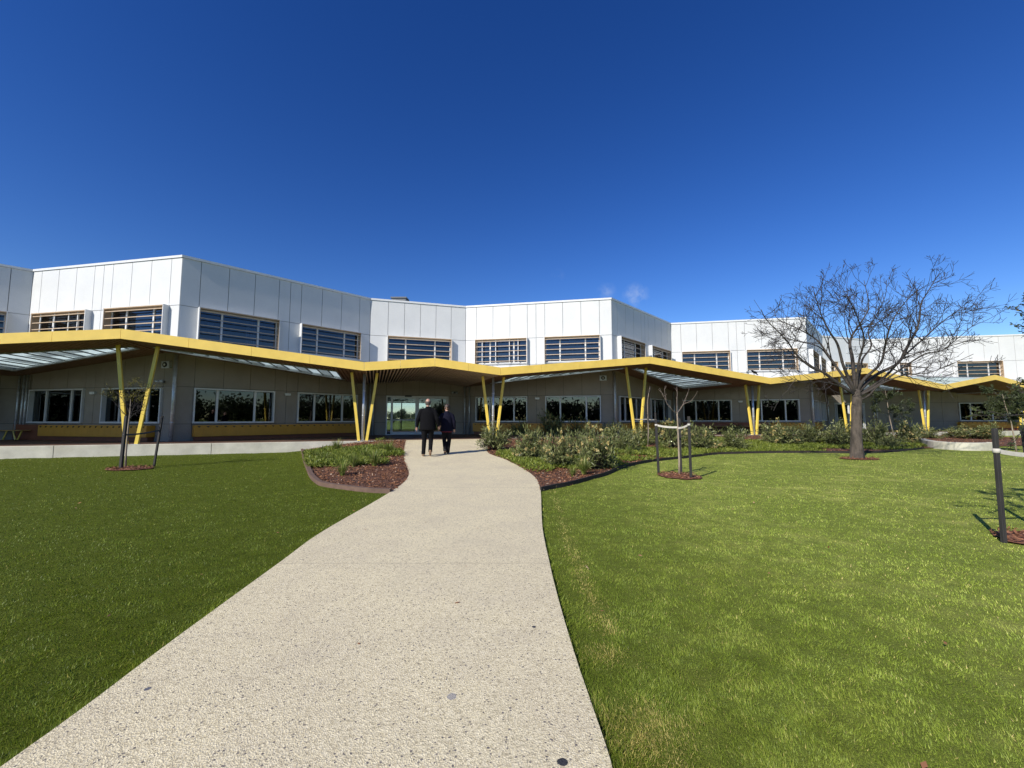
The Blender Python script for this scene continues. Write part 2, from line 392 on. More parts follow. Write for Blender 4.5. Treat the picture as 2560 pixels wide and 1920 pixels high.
M['mulch'] = mulch_mat()
M['freshmulch'] = simple('fresh_red_mulch', (0.19, 0.078, 0.04), 0.95, 0, .5, 30, .8, 40)
M['freshchip'] = tone_mat('fresh_bark_chip', [(0.0, (0.09, 0.035, 0.016)), (0.5, (0.23, 0.098, 0.047)), (1.0, (0.40, 0.21, 0.12))], 0.85, 0)
def path_mat():
    m, t, b = mat('exposed_aggregate')
    pos = coords(t)
    warp = nn(t, 'ShaderNodeTexNoise', Scale=30.0, Detail=2.0); t.links.new(pos, warp.inputs['Vector'])
    wv = nn(t, 'ShaderNodeVectorMath', operation='MULTIPLY_ADD'); wv.inputs[1].default_value = (0.018, 0.018, 0.018)
    t.links.new(warp.outputs['Color'], wv.inputs[0]); t.links.new(pos, wv.inputs[2]); pw = wv.outputs[0]
    v = nn(t, 'ShaderNodeTexVoronoi', Scale=135.0); t.links.new(pw, v.inputs['Vector'])
    sp = nn(t, 'ShaderNodeSeparateColor'); t.links.new(v.outputs['Color'], sp.inputs[0])
    c = ramp(t, sp.outputs[0], [(0.0, (0.44, 0.375, 0.225)), (0.25, (0.67, 0.58, 0.355)), (0.6, (0.83, 0.73, 0.465)), (1.0, (0.90, 0.80, 0.54))])
    vd = nn(t, 'ShaderNodeTexVoronoi', Scale=66.0); t.links.new(pw, vd.inputs['Vector'])
    s2 = nn(t, 'ShaderNodeSeparateColor'); t.links.new(vd.outputs['Color'], s2.inputs[0])
    pick = nn(t, 'ShaderNodeMath', operation='LESS_THAN'); pick.inputs[1].default_value = 0.13; t.links.new(s2.outputs[1], pick.inputs[0])
    near = nn(t, 'ShaderNodeMath', operation='LESS_THAN'); near.inputs[1].default_value = 0.36; t.links.new(vd.outputs['Distance'], near.inputs[0])
    pk = nn(t, 'ShaderNodeMath', operation='MULTIPLY'); t.links.new(pick.outputs[0], pk.inputs[0]); t.links.new(near.outputs[0], pk.inputs[1])
    # bare cement with no pebbles showing in soft patches
    c = mixc(t, pk.outputs[0], c, (0.13, 0.115, 0.105))
    c = mixc(t, ramp(t, noise(t, 1.4, 7, 0.62), [(0.38, (0, 0, 0)), (0.74, (0.30, 0.30, 0.30))]), c, (0.42, 0.36, 0.28))
    c = mixc(t, ramp(t, noise(t, 150, 3, 0.7), [(0.35, (0.35, 0.35, 0.35)), (0.6, (0, 0, 0))]), c, (0.26, 0.22, 0.17))
    c = mixc(t, ramp(t, noise(t, 0.42, 9, 0.7), [(0.50, (0, 0, 0)), (0.66, (0.22, 0.22, 0.22))]), c, (0.40, 0.33, 0.23))
    c = mixc(t, ramp(t, noise(t, 5.5, 8, 0.75), [(0.60, (0, 0, 0)), (0.72, (0.25, 0.25, 0.25))]), c, (0.33, 0.29, 0.23))
    sx_ = nn(t, 'ShaderNodeSeparateXYZ'); t.links.new(pos, sx_.inputs[0])
    for yj in (2.35, 4.15, 8.45):               # saw-cut joints
        a = nn(t, 'ShaderNodeMath', operation='SUBTRACT'); a.inputs[1].default_value = yj; t.links.new(sx_.outputs[1], a.inputs[0])
        ab = nn(t, 'ShaderNodeMath', operation='ABSOLUTE'); t.links.new(a.outputs[0], ab.inputs[0])
        lt = nn(t, 'ShaderNodeMath', operation='LESS_THAN'); lt.inputs[1].default_value = 0.004 + 0.0008 * yj; t.links.new(ab.outputs[0], lt.inputs[0])
        k = nn(t, 'ShaderNodeMath', operation='MULTIPLY'); k.inputs[1].default_value = 0.34 if yj > 3 else 0.08; t.links.new(lt.outputs[0], k.inputs[0])
        c = mixc(t, k.outputs[0], c, (0.16, 0.13, 0.10))
    for (px_, py_, rad, col) in ((1411, 1900, 0.022, (0.03, 0.03, 0.035)), (1135, 1738, 0.026, (0.36, 0.335, 0.29)), (378, 1719, 0.019, (0.12, 0.12, 0.14)), (1338, 1565, 0.017, (0.05, 0.05, 0.06))):
        g = px_ground(px_, py_, 0.03)
        ds = nn(t, 'ShaderNodeVectorMath', operation='DISTANCE'); ds.inputs[1].default_value = (g[0], g[1], gz(*g) + 0.03); t.links.new(pw, ds.inputs[0])
        lt = nn(t, 'ShaderNodeMath', operation='LESS_THAN'); lt.inputs[1].default_value = rad; t.links.new(ds.outputs['Value'], lt.inputs[0])
        c = mixc(t, lt.outputs[0], c, col)
    t.links.new(c, b.inputs['Base Color']); b.inputs['Roughness'].default_value = 0.85
    bump(t, b, v.outputs['Distance'], 0.5, 0.006); return m
M['path'] = path_mat()
M['edging'] = simple('brown_edging', (0.135, 0.083, 0.058), 0.8, 0, 0.2, 8)
M['edgingdark'] = simple('dark_edging', (0.028, 0.022, 0.019), 0.8, 0, 0.2, 8)
M['strap'] = simple('pale_webbing', (0.52, 0.49, 0.42), 0.8, 0, 0.1, 20)
M['darkstrap'] = simple('dark_webbing', (0.05, 0.05, 0.05), 0.6)

# ------------------------------------------------------------------ ground, path, beds
def tagS(o): o['kind'] = 'structure'; return o
def axis(lo, hi, step, far):
    a = list(np.arange(lo, hi + 1e-6, step)); d = step
    p = hi
    while p < far: d *= 1.5; p += d; a.append(p)
    d = step; p = lo
    while p > -far: d *= 1.5; p -= d; a.insert(0, p)
    return np.array(a)
gx = axis(-26, 42, 0.4, 900); gy = axis(-4, 38, 0.4, 900)
GX, GY = np.meshgrid(gx, gy); GZ = ground(GX, GY)
nxp, nyp = len(gx), len(gy)
idx = np.arange(nxp * nyp).reshape(nyp, nxp)
Fq = np.stack([idx[:-1, :-1], idx[:-1, 1:], idx[1:, 1:], idx[1:, :-1]], -1).reshape(-1, 4)
tagS(put('lawn', np_mesh('lawn', np.stack([GX, GY, GZ], -1).reshape(-1, 3), Fq, smooth=True), M['lawn']))

def smooth_line(pts, n=8):
    P = [np.array(p, float) for p in pts]; P = [2 * P[0] - P[1]] + P + [2 * P[-1] - P[-2]]; out = []
    for i in range(1, len(P) - 2):
        a, b, c, d = P[i - 1], P[i], P[i + 1], P[i + 2]
        for k in range(n):
            u = k / n
            out.append(0.5 * ((2 * b) + (-a + c) * u + (2 * a - 5 * b + 4 * c - d) * u * u + (-a + 3 * b - 3 * c + d) * u ** 3))
    out.append(P[-2]); return out
def inside(poly, x, y):
    x = np.asarray(x); y = np.asarray(y); r = np.zeros(x.shape, bool); n = len(poly)
    for i in range(n):
        x0, y0 = poly[i]; x1, y1 = poly[(i + 1) % n]
        c = ((y0 > y) != (y1 > y)) & (x < (x1 - x0) * (y - y0) / (y1 - y0 + 1e-12) + x0); r ^= c
    return r
def sheet(name, poly, step, off, m, skirt=0.0, hump=None):
    poly = [tuple(map(float, p[:2])) for p in poly]; n = len(poly)
    xs = [p[0] for p in poly]; ys = [p[1] for p in poly]
    g = np.array([(x, y) for x in np.arange(min(xs), max(xs), step) for y in np.arange(min(ys), max(ys), step)])
    g = g + rng.uniform(-0.2, 0.2, g.shape) * step
    g = g[inside(poly, g[:, 0], g[:, 1])]
    A = np.array(poly); keep = np.ones(len(g), bool)
    for i in range(n):
        a = A[i]; b = A[(i + 1) % n]; d = b - a; L2 = d @ d + 1e-12
        u = np.clip(((g - a) @ d) / L2, 0, 1); keep &= np.linalg.norm(g - a - u[:, None] * d, axis=1) > step * 0.35
    g = g[keep]
    pts = [Vector(p) for p in poly] + [Vector(p) for p in g]
    vo, _, fo, *_r = delaunay_2d_cdt(pts, [(i, (i + 1) % n) for i in range(n)], [], 1, 1e-5)
    V = [(p.x, p.y, gz(p.x, p.y) + off + (hump(p.x, p.y) if hump else 0)) for p in vo]; mb = MB(); mb.add(V, fo, True)
    if skirt:
        for i in range(n):
            a = poly[i]; b = poly[(i + 1) % n]; za = gz(*a) + off; zb = gz(*b) + off
            mb.add([(a[0], a[1], za), (b[0], b[1], zb), (b[0], b[1], zb - skirt), (a[0], a[1], za - skirt)], [(0, 1, 2, 3)])
    return tagS(mb.build(name, m))

PO = 0.03
Lpx = [(0, 1917.6), (217, 1761.7), (452, 1585), (705, 1401), (794, 1336), (895, 1277), (977, 1229), (1008, 1207), (1020, 1192), (1022, 1184), (1020.5, 1174), (1009, 1138), (995, 1107)]
Rpx = [(1531, 1920), (1511, 1852), (1434, 1626), (1393, 1486), (1373.5, 1405), (1357, 1325), (1353.5, 1270), (1352.5, 1238), (1349, 1216), (1338, 1193.5), (1309, 1172), (1265, 1149), (1217, 1126.5), (1162, 1102.5)]
Lw = [px_ground(*p, PO) for p in Lpx]; Rw = [px_ground(*p, PO) for p in Rpx]
def back(w): d = np.array(w[0]) - np.array(w[1]); d /= np.linalg.norm(d); return tuple(np.array(w[0]) + d * 6)
def clampq(p, q=-0.0):
    s_, q_ = sq(p[0], p[1]); return st(float(s_), min(float(q_), q))
Lw[-1] = st(float(sq(*Lw[-1])[0]), -0.02); Rw[-1] = st(float(sq(*Rw[-1])[0]), -0.02)
Lc = [tuple(p) for p in smooth_line(Lw, 6)]; Rc = [tuple(p) for p in smooth_line(Rw, 6)]
path_poly = [back(Lw)] + Lc + Rc[::-1] + [back(Rw)]
sheet('path', path_poly, 0.45, PO, M['path'], 0.12)

# beds
lb_px = [(995, 1107), (1009, 1138), (1020.5, 1174), (1022, 1184), (1020, 1192), (1008, 1207), (977, 1229), (920, 1226), (860, 1219), (808, 1211), (790, 1201), (778, 1188), (770, 1170), (762, 1150), (745, 1131)]
lb_w = [px_ground(*p, 0.03) for p in lb_px]
lb_poly = Lc[-6 * 6 - 1:][::-1]
lb_edge = smooth_line([Lc[-6 * 6 - 1]] + lb_w[7:-1] + [st(0.2, -0.03)], 5)
lb_poly = [tuple(p) for p in lb_poly] + [tuple(p) for p in lb_edge[1:]]
lb_poly[0] = st(float(sq(*lb_poly[0])[0]), -0.02)
sheet('mulch_bed', lb_poly, 0.35, 0.028, M['mulch'])
rb_edge_px = [(1351.5, 1226), (1385, 1219), (1426, 1211), (1470, 1199), (1516, 1186), (1562, 1167), (1629, 1153.5), (1700, 1145.5), (1781, 1136), (1850, 1133), (1917, 1131.5), (2020, 1131), (2126, 1131.5), (2215, 1130), (2270, 1125.5), (2310, 1121)]
rb_e = smooth_line([px_ground(*p, 0.02) for p in rb_edge_px], 5)
i0 = min(range(len(Rc)), key=lambda i: (Rc[i][0] - rb_e[0][0]) ** 2 + (Rc[i][1] - rb_e[0][1]) ** 2)
rb_poly = [tuple(p) for p in rb_e] + [st(40.5, -7.2), st(46, -6.4), st(46, -0.02)] + [tuple(p) for p in Rc[i0:][::-1]]
sheet('mulch_bed', rb_poly, 0.45, 0.028, M['mulch'])
def edging(line, name, m, label, h=0.075, w=0.05):
    mb = MB(); ln = [np.array(p) for p in line]
    A = []
    for i, p in enumerate(ln):
        t = ln[min(i + 1, len(ln) - 1)] - ln[max(i - 1, 0)]; t /= np.linalg.norm(t); nrm = np.array([-t[1], t[0]])
        A.append((p - nrm * w / 2, p + nrm * w / 2))
    V = []
    for a, b in A:
        za = gz(*a); V += [(a[0], a[1], za - 0.03), (b[0], b[1], za - 0.03), (b[0], b[1], za + h), (a[0], a[1], za + h)]
    F = []
    for i in range(len(A) - 1):
        for j in range(4): F.append((i * 4 + j, i * 4 + (j + 1) % 4, i * 4 + 4 + (j + 1) % 4, i * 4 + 4 + j))
    F += [(0, 1, 2, 3), tuple(len(V) - 4 + k for k in (3, 2, 1, 0))]
    mb.add(V, F); tag(mb.build(name, m), label, 'edging')
edging(lb_edge, 'garden_edging', M['edging'], 'brown curved edging strip round the small bed left of the path', 0.08, 0.09)
edging(rb_e, 'garden_edging', M['edgingdark'], 'dark thin edging strip along the long planting bed right of the path', 0.085, 0.035)

# deck and its concrete retaining wall
S0, S1 = -30.0, 62.0
def tri_sheet(name, outer, holes, zf, m, parent=None, flip=False):
    polys = [[Vector((p[0], p[1], 0)) for p in pl] for pl in [outer] + holes]
    flat = [p for pl in polys for p in pl]; tris = tessellate_polygon(polys)
    mb = MB(); V = [(*st(p.x, p.y), zf(p.x, p.y)) for p in flat]
    F = []
    for t in tris:
        a, b, c = (Vector(V[i]) for i in t); nz_ = (b - a).cross(c - a).z
        F.append(tuple(t) if (nz_ > 0) != flip else tuple(t)[::-1])
    mb.add(V, F); return mb.build(name, m, parent)
tagS(tri_sheet('deck', [(S0, 0.26), (S1, 0.26), (S1, 8.5), (S0, 8.5)], [], lambda s, t: DECK - 0.004, M['deck']))
rw = empty('retaining_wall', (*st(-8, 0), 0))
def stfr(s, t, z): return (*st(s, t), z)
mb = MB()
edges_ = [S0, -22.1, -17.3, -12.6, -7.9, -3.05, 1.75, 6.6, 11.4, 16.2, 21, 25.8, 30.6, 35.4, 40.2, 45, 50, 56, S1]
for a, b in zip(edges_, edges_[1:]): mb.box(a + 0.006, b - 0.006, 0.0, 0.26, -0.3, DECK, stfr)
ob = mb.build('wall', M['concrete'], None, None, 0.012)
tag(ob, 'long pale concrete retaining wall along the front edge of the deck', 'retaining wall'); ob.name = 'retaining_wall'
bpy.data.objects.remove(rw)
# low curved concrete wall on the right lawn
lw_px = [(2296, 1109), (2308, 1115.5), (2335, 1121.5), (2400, 1126), (2450, 1127), (2490, 1126.5)]
lw = smooth_line([px_at(x, y, 1.0)[:2] * 0 + np.array(px_ground(x, y, 0.0)) for x, y in lw_px], 5)
mb = MB(); V = []; F = []
for i, p in enumerate(lw):
    u = i / (len(lw) - 1); th = 0.30; t = lw[min(i + 1, len(lw) - 1)] - lw[max(i - 1, 0)]; t /= np.linalg.norm(t); nr_ = np.array([-t[1], t[0]])
    a = p; b = p + nr_ * th; h = 0.34
    V += [(a[0], a[1], -0.1), (b[0], b[1], -0.1), (b[0], b[1], h), (a[0], a[1], h)]
for i in range(len(lw) - 1):
    for j in range(4): F.append((i * 4 + j, i * 4 + (j + 1) % 4, i * 4 + 4 + (j + 1) % 4, i * 4 + 4 + j))
F += [(0, 1, 2, 3), tuple(len(V) - 4 + k for k in (3, 2, 1, 0))]
mb.add(V, F); tag(mb.build('low_wall', M['concrete'], None, None, 0.015), 'low curved pale concrete wall between the right lawn and the bed', 'low wall')

# ------------------------------------------------------------------ the school building
LEN = 9.1
PAB = np.array([-14.57, 18.24])
cor = {'AB': PAB}
cor['BC'] = PAB + LEN * dv(48); cor['CD'] = cor['BC'] + 5.8 * dv(18); cor['DE'] = cor['CD'] + LEN * dv(-12); cor['EF'] = cor['DE'] + LEN * dv(48)
cor['FG'] = cor['EF'] + LEN * dv(-12); cor['GH'] = cor['FG'] + LEN * dv(48); cor['HI'] = cor['GH'] + 5.8 * dv(18); cor['IJ'] = cor['HI'] + 17.0 * dv(-12)
cor['JK'] = cor['IJ'] + LEN * dv(48)
LA = 8.85
cor['LA'] = PAB - LA * dv(-12); cor['KL'] = cor['LA'] - LEN * dv(48); cor['XK'] = cor['KL'] - LEN * dv(-12)
chain = ['XK', 'KL', 'LA', 'AB', 'BC', 'CD', 'DE', 'EF', 'FG', 'GH', 'HI', 'IJ', 'JK']
ST = [tuple(float(q) for q in sq(*cor[k])) for k in chain]
def tw(s):
    for (a, ta), (b, tb) in zip(ST, ST[1:]):
        if a <= s <= b: return ta + (tb - ta) * (s - a) / (b - a)
    return ST[-1][1] if s > 0 else ST[0][1]
bld = empty('school_building', (float(cor['BC'][0]), float(cor['BC'][1]), DECK))
tag(bld, 'two storey school building with white upper walls and brown lower walls in a zigzag', 'school building')
bld_inv = Matrix.Translation(Vector(bld.location)).inverted()
def bpart(mb, name, m, parent=None, bevel=0):
    par = parent or bld
    base = Vector(bld.location)
    mb.v = [tuple(Vector(v) - base) for v in mb.v]
    return mb.build(name, m, par, None, bevel)
ZT = 8.6
class Wall:
    def __init__(s, p, ang, L, i): s.p = p; s.d = dv(ang); s.n = dv(ang - 90); s.L = L; s.i = i
    def fr(s, a, h, z): return (s.p[0] + s.d[0] * a + s.n[0] * h, s.p[1] + s.d[1] * a + s.n[1] * h, z)
def cells(us, zs, holes):
    for (a, b) in zip(us, us[1:]):
        for (c, d) in zip(zs, zs[1:]):
            mx, mz = (a + b) / 2, (c + d) / 2
            if not any(h[0] < mx < h[1] and h[2] < mz < h[3] for h in holes): yield a, b, c, d
def upper_window(w, s0, s1, z0, z1, split, style):
    f = MB(); fr = w.fr
    h0, h1 = -0.10, -0.04
    f.box(s0 + .02, s1 - .02, h0, h1, z0 + .02, z0 + .08, fr); f.box(s0 + .02, s1 - .02, h0, h1, z1 - .08, z1 - .02, fr)
    f.box(s0 + .02, s0 + .075, h0, h1 + .003, z0 + .08, z1 - .08, fr); f.box(s1 - .075, s1 - .02, h0, h1 + .003, z0 + .08, z1 - .08, fr)
    for u in split: f.box(s0 + u - .04, s0 + u + .04, h0, h1 + .006, z0 + .08, z1 - .08, fr)
    f.box(s0 - .01, s1 + .01, -.04, .05, z0 - .035, z0 + .015, fr)
    win = bpart(f, 'window', M['trim'])
    g = MB(); us = [0] + split + [s1 - s0]
    for a, b in zip(us, us[1:]): g.box(s0 + a + .05, s0 + b - .05, -.075, -.069, z0 + .07, z1 - .07, fr)
    bpart(g, 'pane', M['upglass'], win)
    hd = MB(); D = 0.27
    hd.box(s0 - .03, s0, 0.001, D, z0 - .02, z1 + .03, fr); hd.box(s1, s1 + .03, 0.001, D, z0 - .02, z1 + .03, fr)
    hd.box(s0, s1, 0.001, D - .004, z1 + .006, z1 + .034, fr)
    bpart(hd, 'hood', M['trim'], win)
    tl = MB(); tl.box(s0 + .001, s0 + .022, -.04, D - .012, z0 + .02, z1 - .02, fr); tl.box(s1 - .022, s1 - .001, -.04, D - .012, z0 + .02, z1 - .02, fr)
    tl.box(s0 + .001, s1 - .001, -.04, D + .006, z1 - .035, z1 + .005, fr)
    bpart(tl, 'timber_lining', M['timber'], win)
    sl = MB(); n = 5
    for k in range(n):
        z = z0 + .14 + (z1 - z0 - .28) * k / (n - 1) - .02
        sl.box(s0 + .023, s1 - .023, D - .085, D - .045, z, z + .035, fr)
    bpart(sl, 'slats', M['slat'], win)
    if style == 'blind':
        b = MB(); b.box(s0 + .1, s0 + 2.25, -.16, -.14, z0 + .1, z1 - .1, fr); bpart(b, 'blind', M['blind'], win)
    elif style == 'curtain':
        b = MB()
        for k in range(7): b.box(s0 + 1.95 + k * .08, s0 + 2.01 + k * .08, -.19 - .02 * (k % 2), -.17 - .02 * (k % 2), z0 + .05, z1 - .1, fr)
        bpart(b, 'curtain', M['blind'], win)
        b = MB(); b.box(s0 + .36, s0 + .62, -.115, -.112, z0 + .86, z0 + .97, fr); bpart(b, 'paper_notice', M['blind'], win); b = MB(); b.box(s0 + .42, s0 + .80, -.115, -.112, z0 + .50, z0 + .60, fr); bpart(b, 'paper_notice', M['blind'], win)
    elif style == 'posts':
        b = MB()
        for u in (.45, 1.32, 2.2, 2.75):
            b = MB(); b.box(s0 + u - .02, s0 + u + .02, D - .12, D - .09, z0 + .02, z1 - .04, fr); bpart(b, 'slat_post', M['trim'], win)
def ground_window(w, s0, s1, z0, z1, split):
    f = MB(); fr = w.fr; D = .10
    f.box(s0, s0 + .06, -.12, D, z0, z1, fr); f.box(s1 - .06, s1, -.12, D, z0, z1, fr)
    f.box(s0 + .06, s1 - .06, -.12, D - .003, z1 - .06, z1, fr); f.box(s0 + .06, s1 - .06, -.12, D + .02, z0, z0 + .075, fr)
    for u in split: f.box(s0 + u - .045, s0 + u + .045, -.12, -.03, z0 + .075, z1 - .06, fr)
    win = bpart(f, 'window', M['alu']); g = MB(); us = [0] + split + [s1 - s0]
    for a, b in zip(us, us[1:]): g.box(s0 + a + .05, s0 + b - .05, -.09, -.084, z0 + .07, z1 - .055, fr)
    bpart(g, 'pane', M['glass'], win)
Z_LO = [DECK - .02, 1.16, 2.79, 4.3]
Z_UP = [4.3, 4.72, 6.36, 8.5]
def facade(a, b, ang, i, kind, styles=('plain', 'plain')):
    p = cor[a]; L = float(np.linalg.norm(cor[b] - p)); w = Wall(p, ang, L, i)
    if kind == 'long':
        o_ = L - LEN
        us = [0, .70 + o_ * .5, 1.80 + o_ * .5, 2.90 + o_ * .5, 4.0 + o_ * .5, 4.55 + o_ * .5, 5.1 + o_ * .5, 6.2 + o_ * .5, 7.3 + o_ * .5, 8.4 + o_ * .5, L]
        W1 = (us[1], us[4]); W2 = (us[6], us[9])
        gw = [(*W1, 1.18, 2.75), (*W2, 1.18, 2.75)]; uw = [(*W1, 4.80, 6.34), (*W2, 4.80, 6.34)]; doors = []
    elif kind == 'entry':
        us = [0, 1.02, 1.98, 2.94, 3.9, 4.86, L]
        gw = []; uw = [(1.02, 4.86, 4.80, 6.34)]; doors = [(1.02, 4.74, DECK, 2.76)]
    elif kind == 'far':
        us = [0, 1.1, 2.2, 3.1, 4.2, 5.3, 6.5, 7.6, 8.7, 9.8, 10.9, 11.7, 12.8, 13.9, 15.0, L]
        gw = [(6.5, 9.8, 1.18, 2.75), (11.7, 15.0, 1.18, 2.75)]; uw = [(2.2, 3.1, 4.80, 6.34), (6.5, 9.8, 4.80, 6.34), (11.7, 15.0, 4.80, 6.34)]; doors = []
    elif kind == 'entry2':
        us = [0, 1.02, 1.98, 2.94, 3.9, 4.86, L]
        gw = []; uw = [(0.55, 1.45, 4.80, 6.34), (2.3, 5.2, 4.80, 6.34)]; doors = [(1.02, 4.74, DECK, 2.76)]
    holes = [(h[0], h[1], h[2], h[3]) for h in gw + uw + doors]
    e_ = i * 0.0011
    for nm, zs, m in (('lower_wall', Z_LO, 'brown'), ('upper_wall', Z_UP, 'white')):
        if nm == 'lower_wall':
            zz = sorted(set(zs + [1.18, 2.75] + ([2.76] if doors else [])))
        else: zz = sorted(set(zs + [4.80, 6.34]))
        mb = MB()
        uu = sorted(set(us + [h[k] for h in holes for k in (0, 1)]))
        g = .012 if m == 'white' else .007
        # panels: merge thin strips next to the openings into the neighbouring panel
        for (c0, c1) in zip(zs, zs[1:]):
            for (u0, u1) in zip(us, us[1:]):
                hit = [h for h in holes if h[0] < u1 - .02 and h[1] > u0 + .02 and h[2] < c1 - .05 and h[3] > c0 + .05]
                if not hit: mb.box(u0 + g, u1 - g, -.03, 0, c0 + g, c1 - g, w.fr); continue
                h = hit[0]
                for (p0, p1, q0, q1) in ((u0, u1, c0, h[2]), (u0, u1, h[3], c1), (u0, h[0], max(c0, h[2]), min(c1, h[3])), (h[1], u1, max(c0, h[2]), min(c1, h[3]))):
                    if p1 - p0 > .025 and q1 - q0 > .015: mb.box(p0 + g * (p0 == u0), p1 - g * (p1 == u1), -.03, 0, q0 + g * (q0 == c0), q1 - g * (q1 == c1), w.fr)
        bpart(mb, nm, M[m])
    bk = MB()
    zz = sorted(set([DECK - .02, 1.18, 2.75, 2.76, 4.3, 4.80, 6.34, 8.5])); uu = sorted(set([0.0, L] + [h[k] for h in holes for k in (0, 1)]))
    b2 = MB()
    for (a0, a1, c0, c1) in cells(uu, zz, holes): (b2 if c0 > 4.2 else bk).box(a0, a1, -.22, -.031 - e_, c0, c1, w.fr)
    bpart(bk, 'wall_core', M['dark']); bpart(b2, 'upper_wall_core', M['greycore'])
    for j, h in enumerate(uw):
        wd = h[1] - h[0]
        upper_window(w, *h, [wd * .277, wd * .74] if wd > 2 else [wd * .5], styles[j % len(styles)])
    for h in gw: ground_window(w, *h, [.90, 2.45])
    cp = MB(); cp.box(-.02, L + .02, -.30, .045, 8.5, ZT + i * .002, w.fr); bpart(cp, 'parapet_cap', M['trim'])
    return w
WALLS = {}
for i, (a, b, ang, kind, sty) in enumerate([('XK', 'KL', -12, 'long', ('plain',)), ('KL', 'LA', 48, 'long', ('plain',)), ('LA', 'AB', -12, 'long', ('posts', 'plain')), ('AB', 'BC', 48, 'long', ('curtain', 'plain')),
        ('BC', 'CD', 18, 'entry', ('plain',)), ('CD', 'DE', -12, 'long', ('posts', 'plain')), ('DE', 'EF', 48, 'long', ('blind', 'blind')), ('EF', 'FG', -12, 'long', ('plain',)),
        ('FG', 'GH', 48, 'long', ('plain',)), ('GH', 'HI', 18, 'entry2', ('plain',)), ('HI', 'IJ', -12, 'far', ('plain',)), ('IJ', 'JK', 48, 'long', ('plain',))]):
    WALLS[a + b] = facade(a, b, ang, i, kind, sty)
# corner trims (outer corners) and interior shell
TB = 15.0
inner = [(s, t + .16) for s, t in ST]
outline = inner + [(ST[-1][0], TB), (ST[0][0], TB)]
def bsheet(name, z, m, flip=False):
    o = tri_sheet(name, outline, [], lambda s, t: z, m, None, flip)
    for v in o.data.vertices: v.co -= Vector(bld.location)
    o.parent = bld; return o
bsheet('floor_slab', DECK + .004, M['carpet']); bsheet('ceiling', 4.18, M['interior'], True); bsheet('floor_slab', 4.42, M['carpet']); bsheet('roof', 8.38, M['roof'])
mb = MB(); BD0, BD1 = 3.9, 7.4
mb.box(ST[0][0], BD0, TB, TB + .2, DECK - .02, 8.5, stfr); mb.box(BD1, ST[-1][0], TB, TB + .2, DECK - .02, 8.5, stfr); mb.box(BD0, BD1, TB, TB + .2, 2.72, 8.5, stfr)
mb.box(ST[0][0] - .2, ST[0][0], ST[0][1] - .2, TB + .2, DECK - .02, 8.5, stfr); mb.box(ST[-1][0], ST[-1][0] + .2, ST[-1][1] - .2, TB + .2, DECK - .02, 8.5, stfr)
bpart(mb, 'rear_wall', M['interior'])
mb = MB()
for s_ in (2.75, 8.3): mb.box(s_, s_ + .1, 6.95, TB, DECK + .01, 4.17, stfr)
for s_ in (-5.0, 16.2, 24.3, 32.0, 45.7): mb.box(s_, s_ + .1, tw(s_) + .3, TB - .01, DECK + .01, 8.36, stfr)
for a, b in zip(inner, inner[1:]):                # room back walls 5 m behind each facade
    if abs(a[1] - b[1]) > 0.5: continue
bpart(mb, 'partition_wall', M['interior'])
# rear glazed doors of the lobby, seen through the front doors
mb = MB()
for s_ in (BD0, 5.05, 6.2, BD1 - .07): mb.box(s_, s_ + .07, TB - .04, TB + .04, DECK + .01, 2.70, stfr)
mb.box(BD0 + .07, BD1 - .07, TB - .035, TB + .035, 1.28, 1.36, stfr); mb.box(BD0 + .07, BD1 - .07, TB - .035, TB + .035, DECK + .01, DECK + .12, stfr); mb.box(BD0 + .07, BD1 - .07, TB - .035, TB + .035, 2.62, 2.70, stfr)
rd = bpart(mb, 'rear_door', M['greymetal'])
mb = MB(); mb.box(BD0 + .05, BD1 - .05, TB - .004, TB + .004, DECK + .1, 2.64, stfr); bpart(mb, 'pane', M['doorglass'], rd)
# front sliding doors
def entry_door(w, s0, s1, z0, z1):
    f = MB(); fr = w.fr
    f.box(s0, s0 + .07, -.14, .05, z0, z1, fr); f.box(s1 - .07, s1, -.14, .05, z0, z1, fr); f.box(s0 + .07, s1 - .07, -.14, .047, z1 - .08, z1, fr)
    f.box(s0 + .07, s1 - .07, -.14, .03, z0, z0 + .04, fr); mid = s0 + (s1 - s0) * .49
    f.box(mid - .05, mid + .05, -.12, .02, z0 + .04, z1 - .08, fr); f.box(s0 + .28, s0 + .34, -.12, .02, z0 + .04, z1 - .08, fr)
    d = bpart(f, 'door', M['alu'])
    for (a, b) in ((s0 + .34, mid - .05), (mid + .05, s1 - .07)):
        l = MB(); l.box(a, b, -.08, -.03, z0 + .045, z0 + .16, fr); l.box(a, b, -.08, -.03, z1 - .16, z1 - .085, fr)
        l.box(a, a + .06, -.08, -.027, z0 + .16, z1 - .16, fr); l.box(b - .06, b, -.08, -.027, z0 + .16, z1 - .16, fr)
        l.box(a + .06, b - .06, -.075, -.035, 1.28, 1.33, fr); bpart(l, 'door_leaf', M['alu'], d)
    g = MB(); g.box(s0 + .08, mid - .06, -.058, -.052, z0 + .1, z1 - .1, fr); g.box(mid + .06, s1 - .08, -.058, -.052, z0 + .1, z1 - .1, fr)
    bpart(g, 'pane', M['doorglass'], d)
    sn = MB(); sn.box(mid - .75, mid - .35, .05, .12, z1 - .06, z1 + .02, fr); bpart(sn, 'door_sensor', M['black'], d)
entry_door(WALLS['BCCD'], 1.02, 4.74, DECK + .006, 2.76)
entry_door(WALLS['GHHI'], 1.02, 4.74, DECK + .006, 2.76)
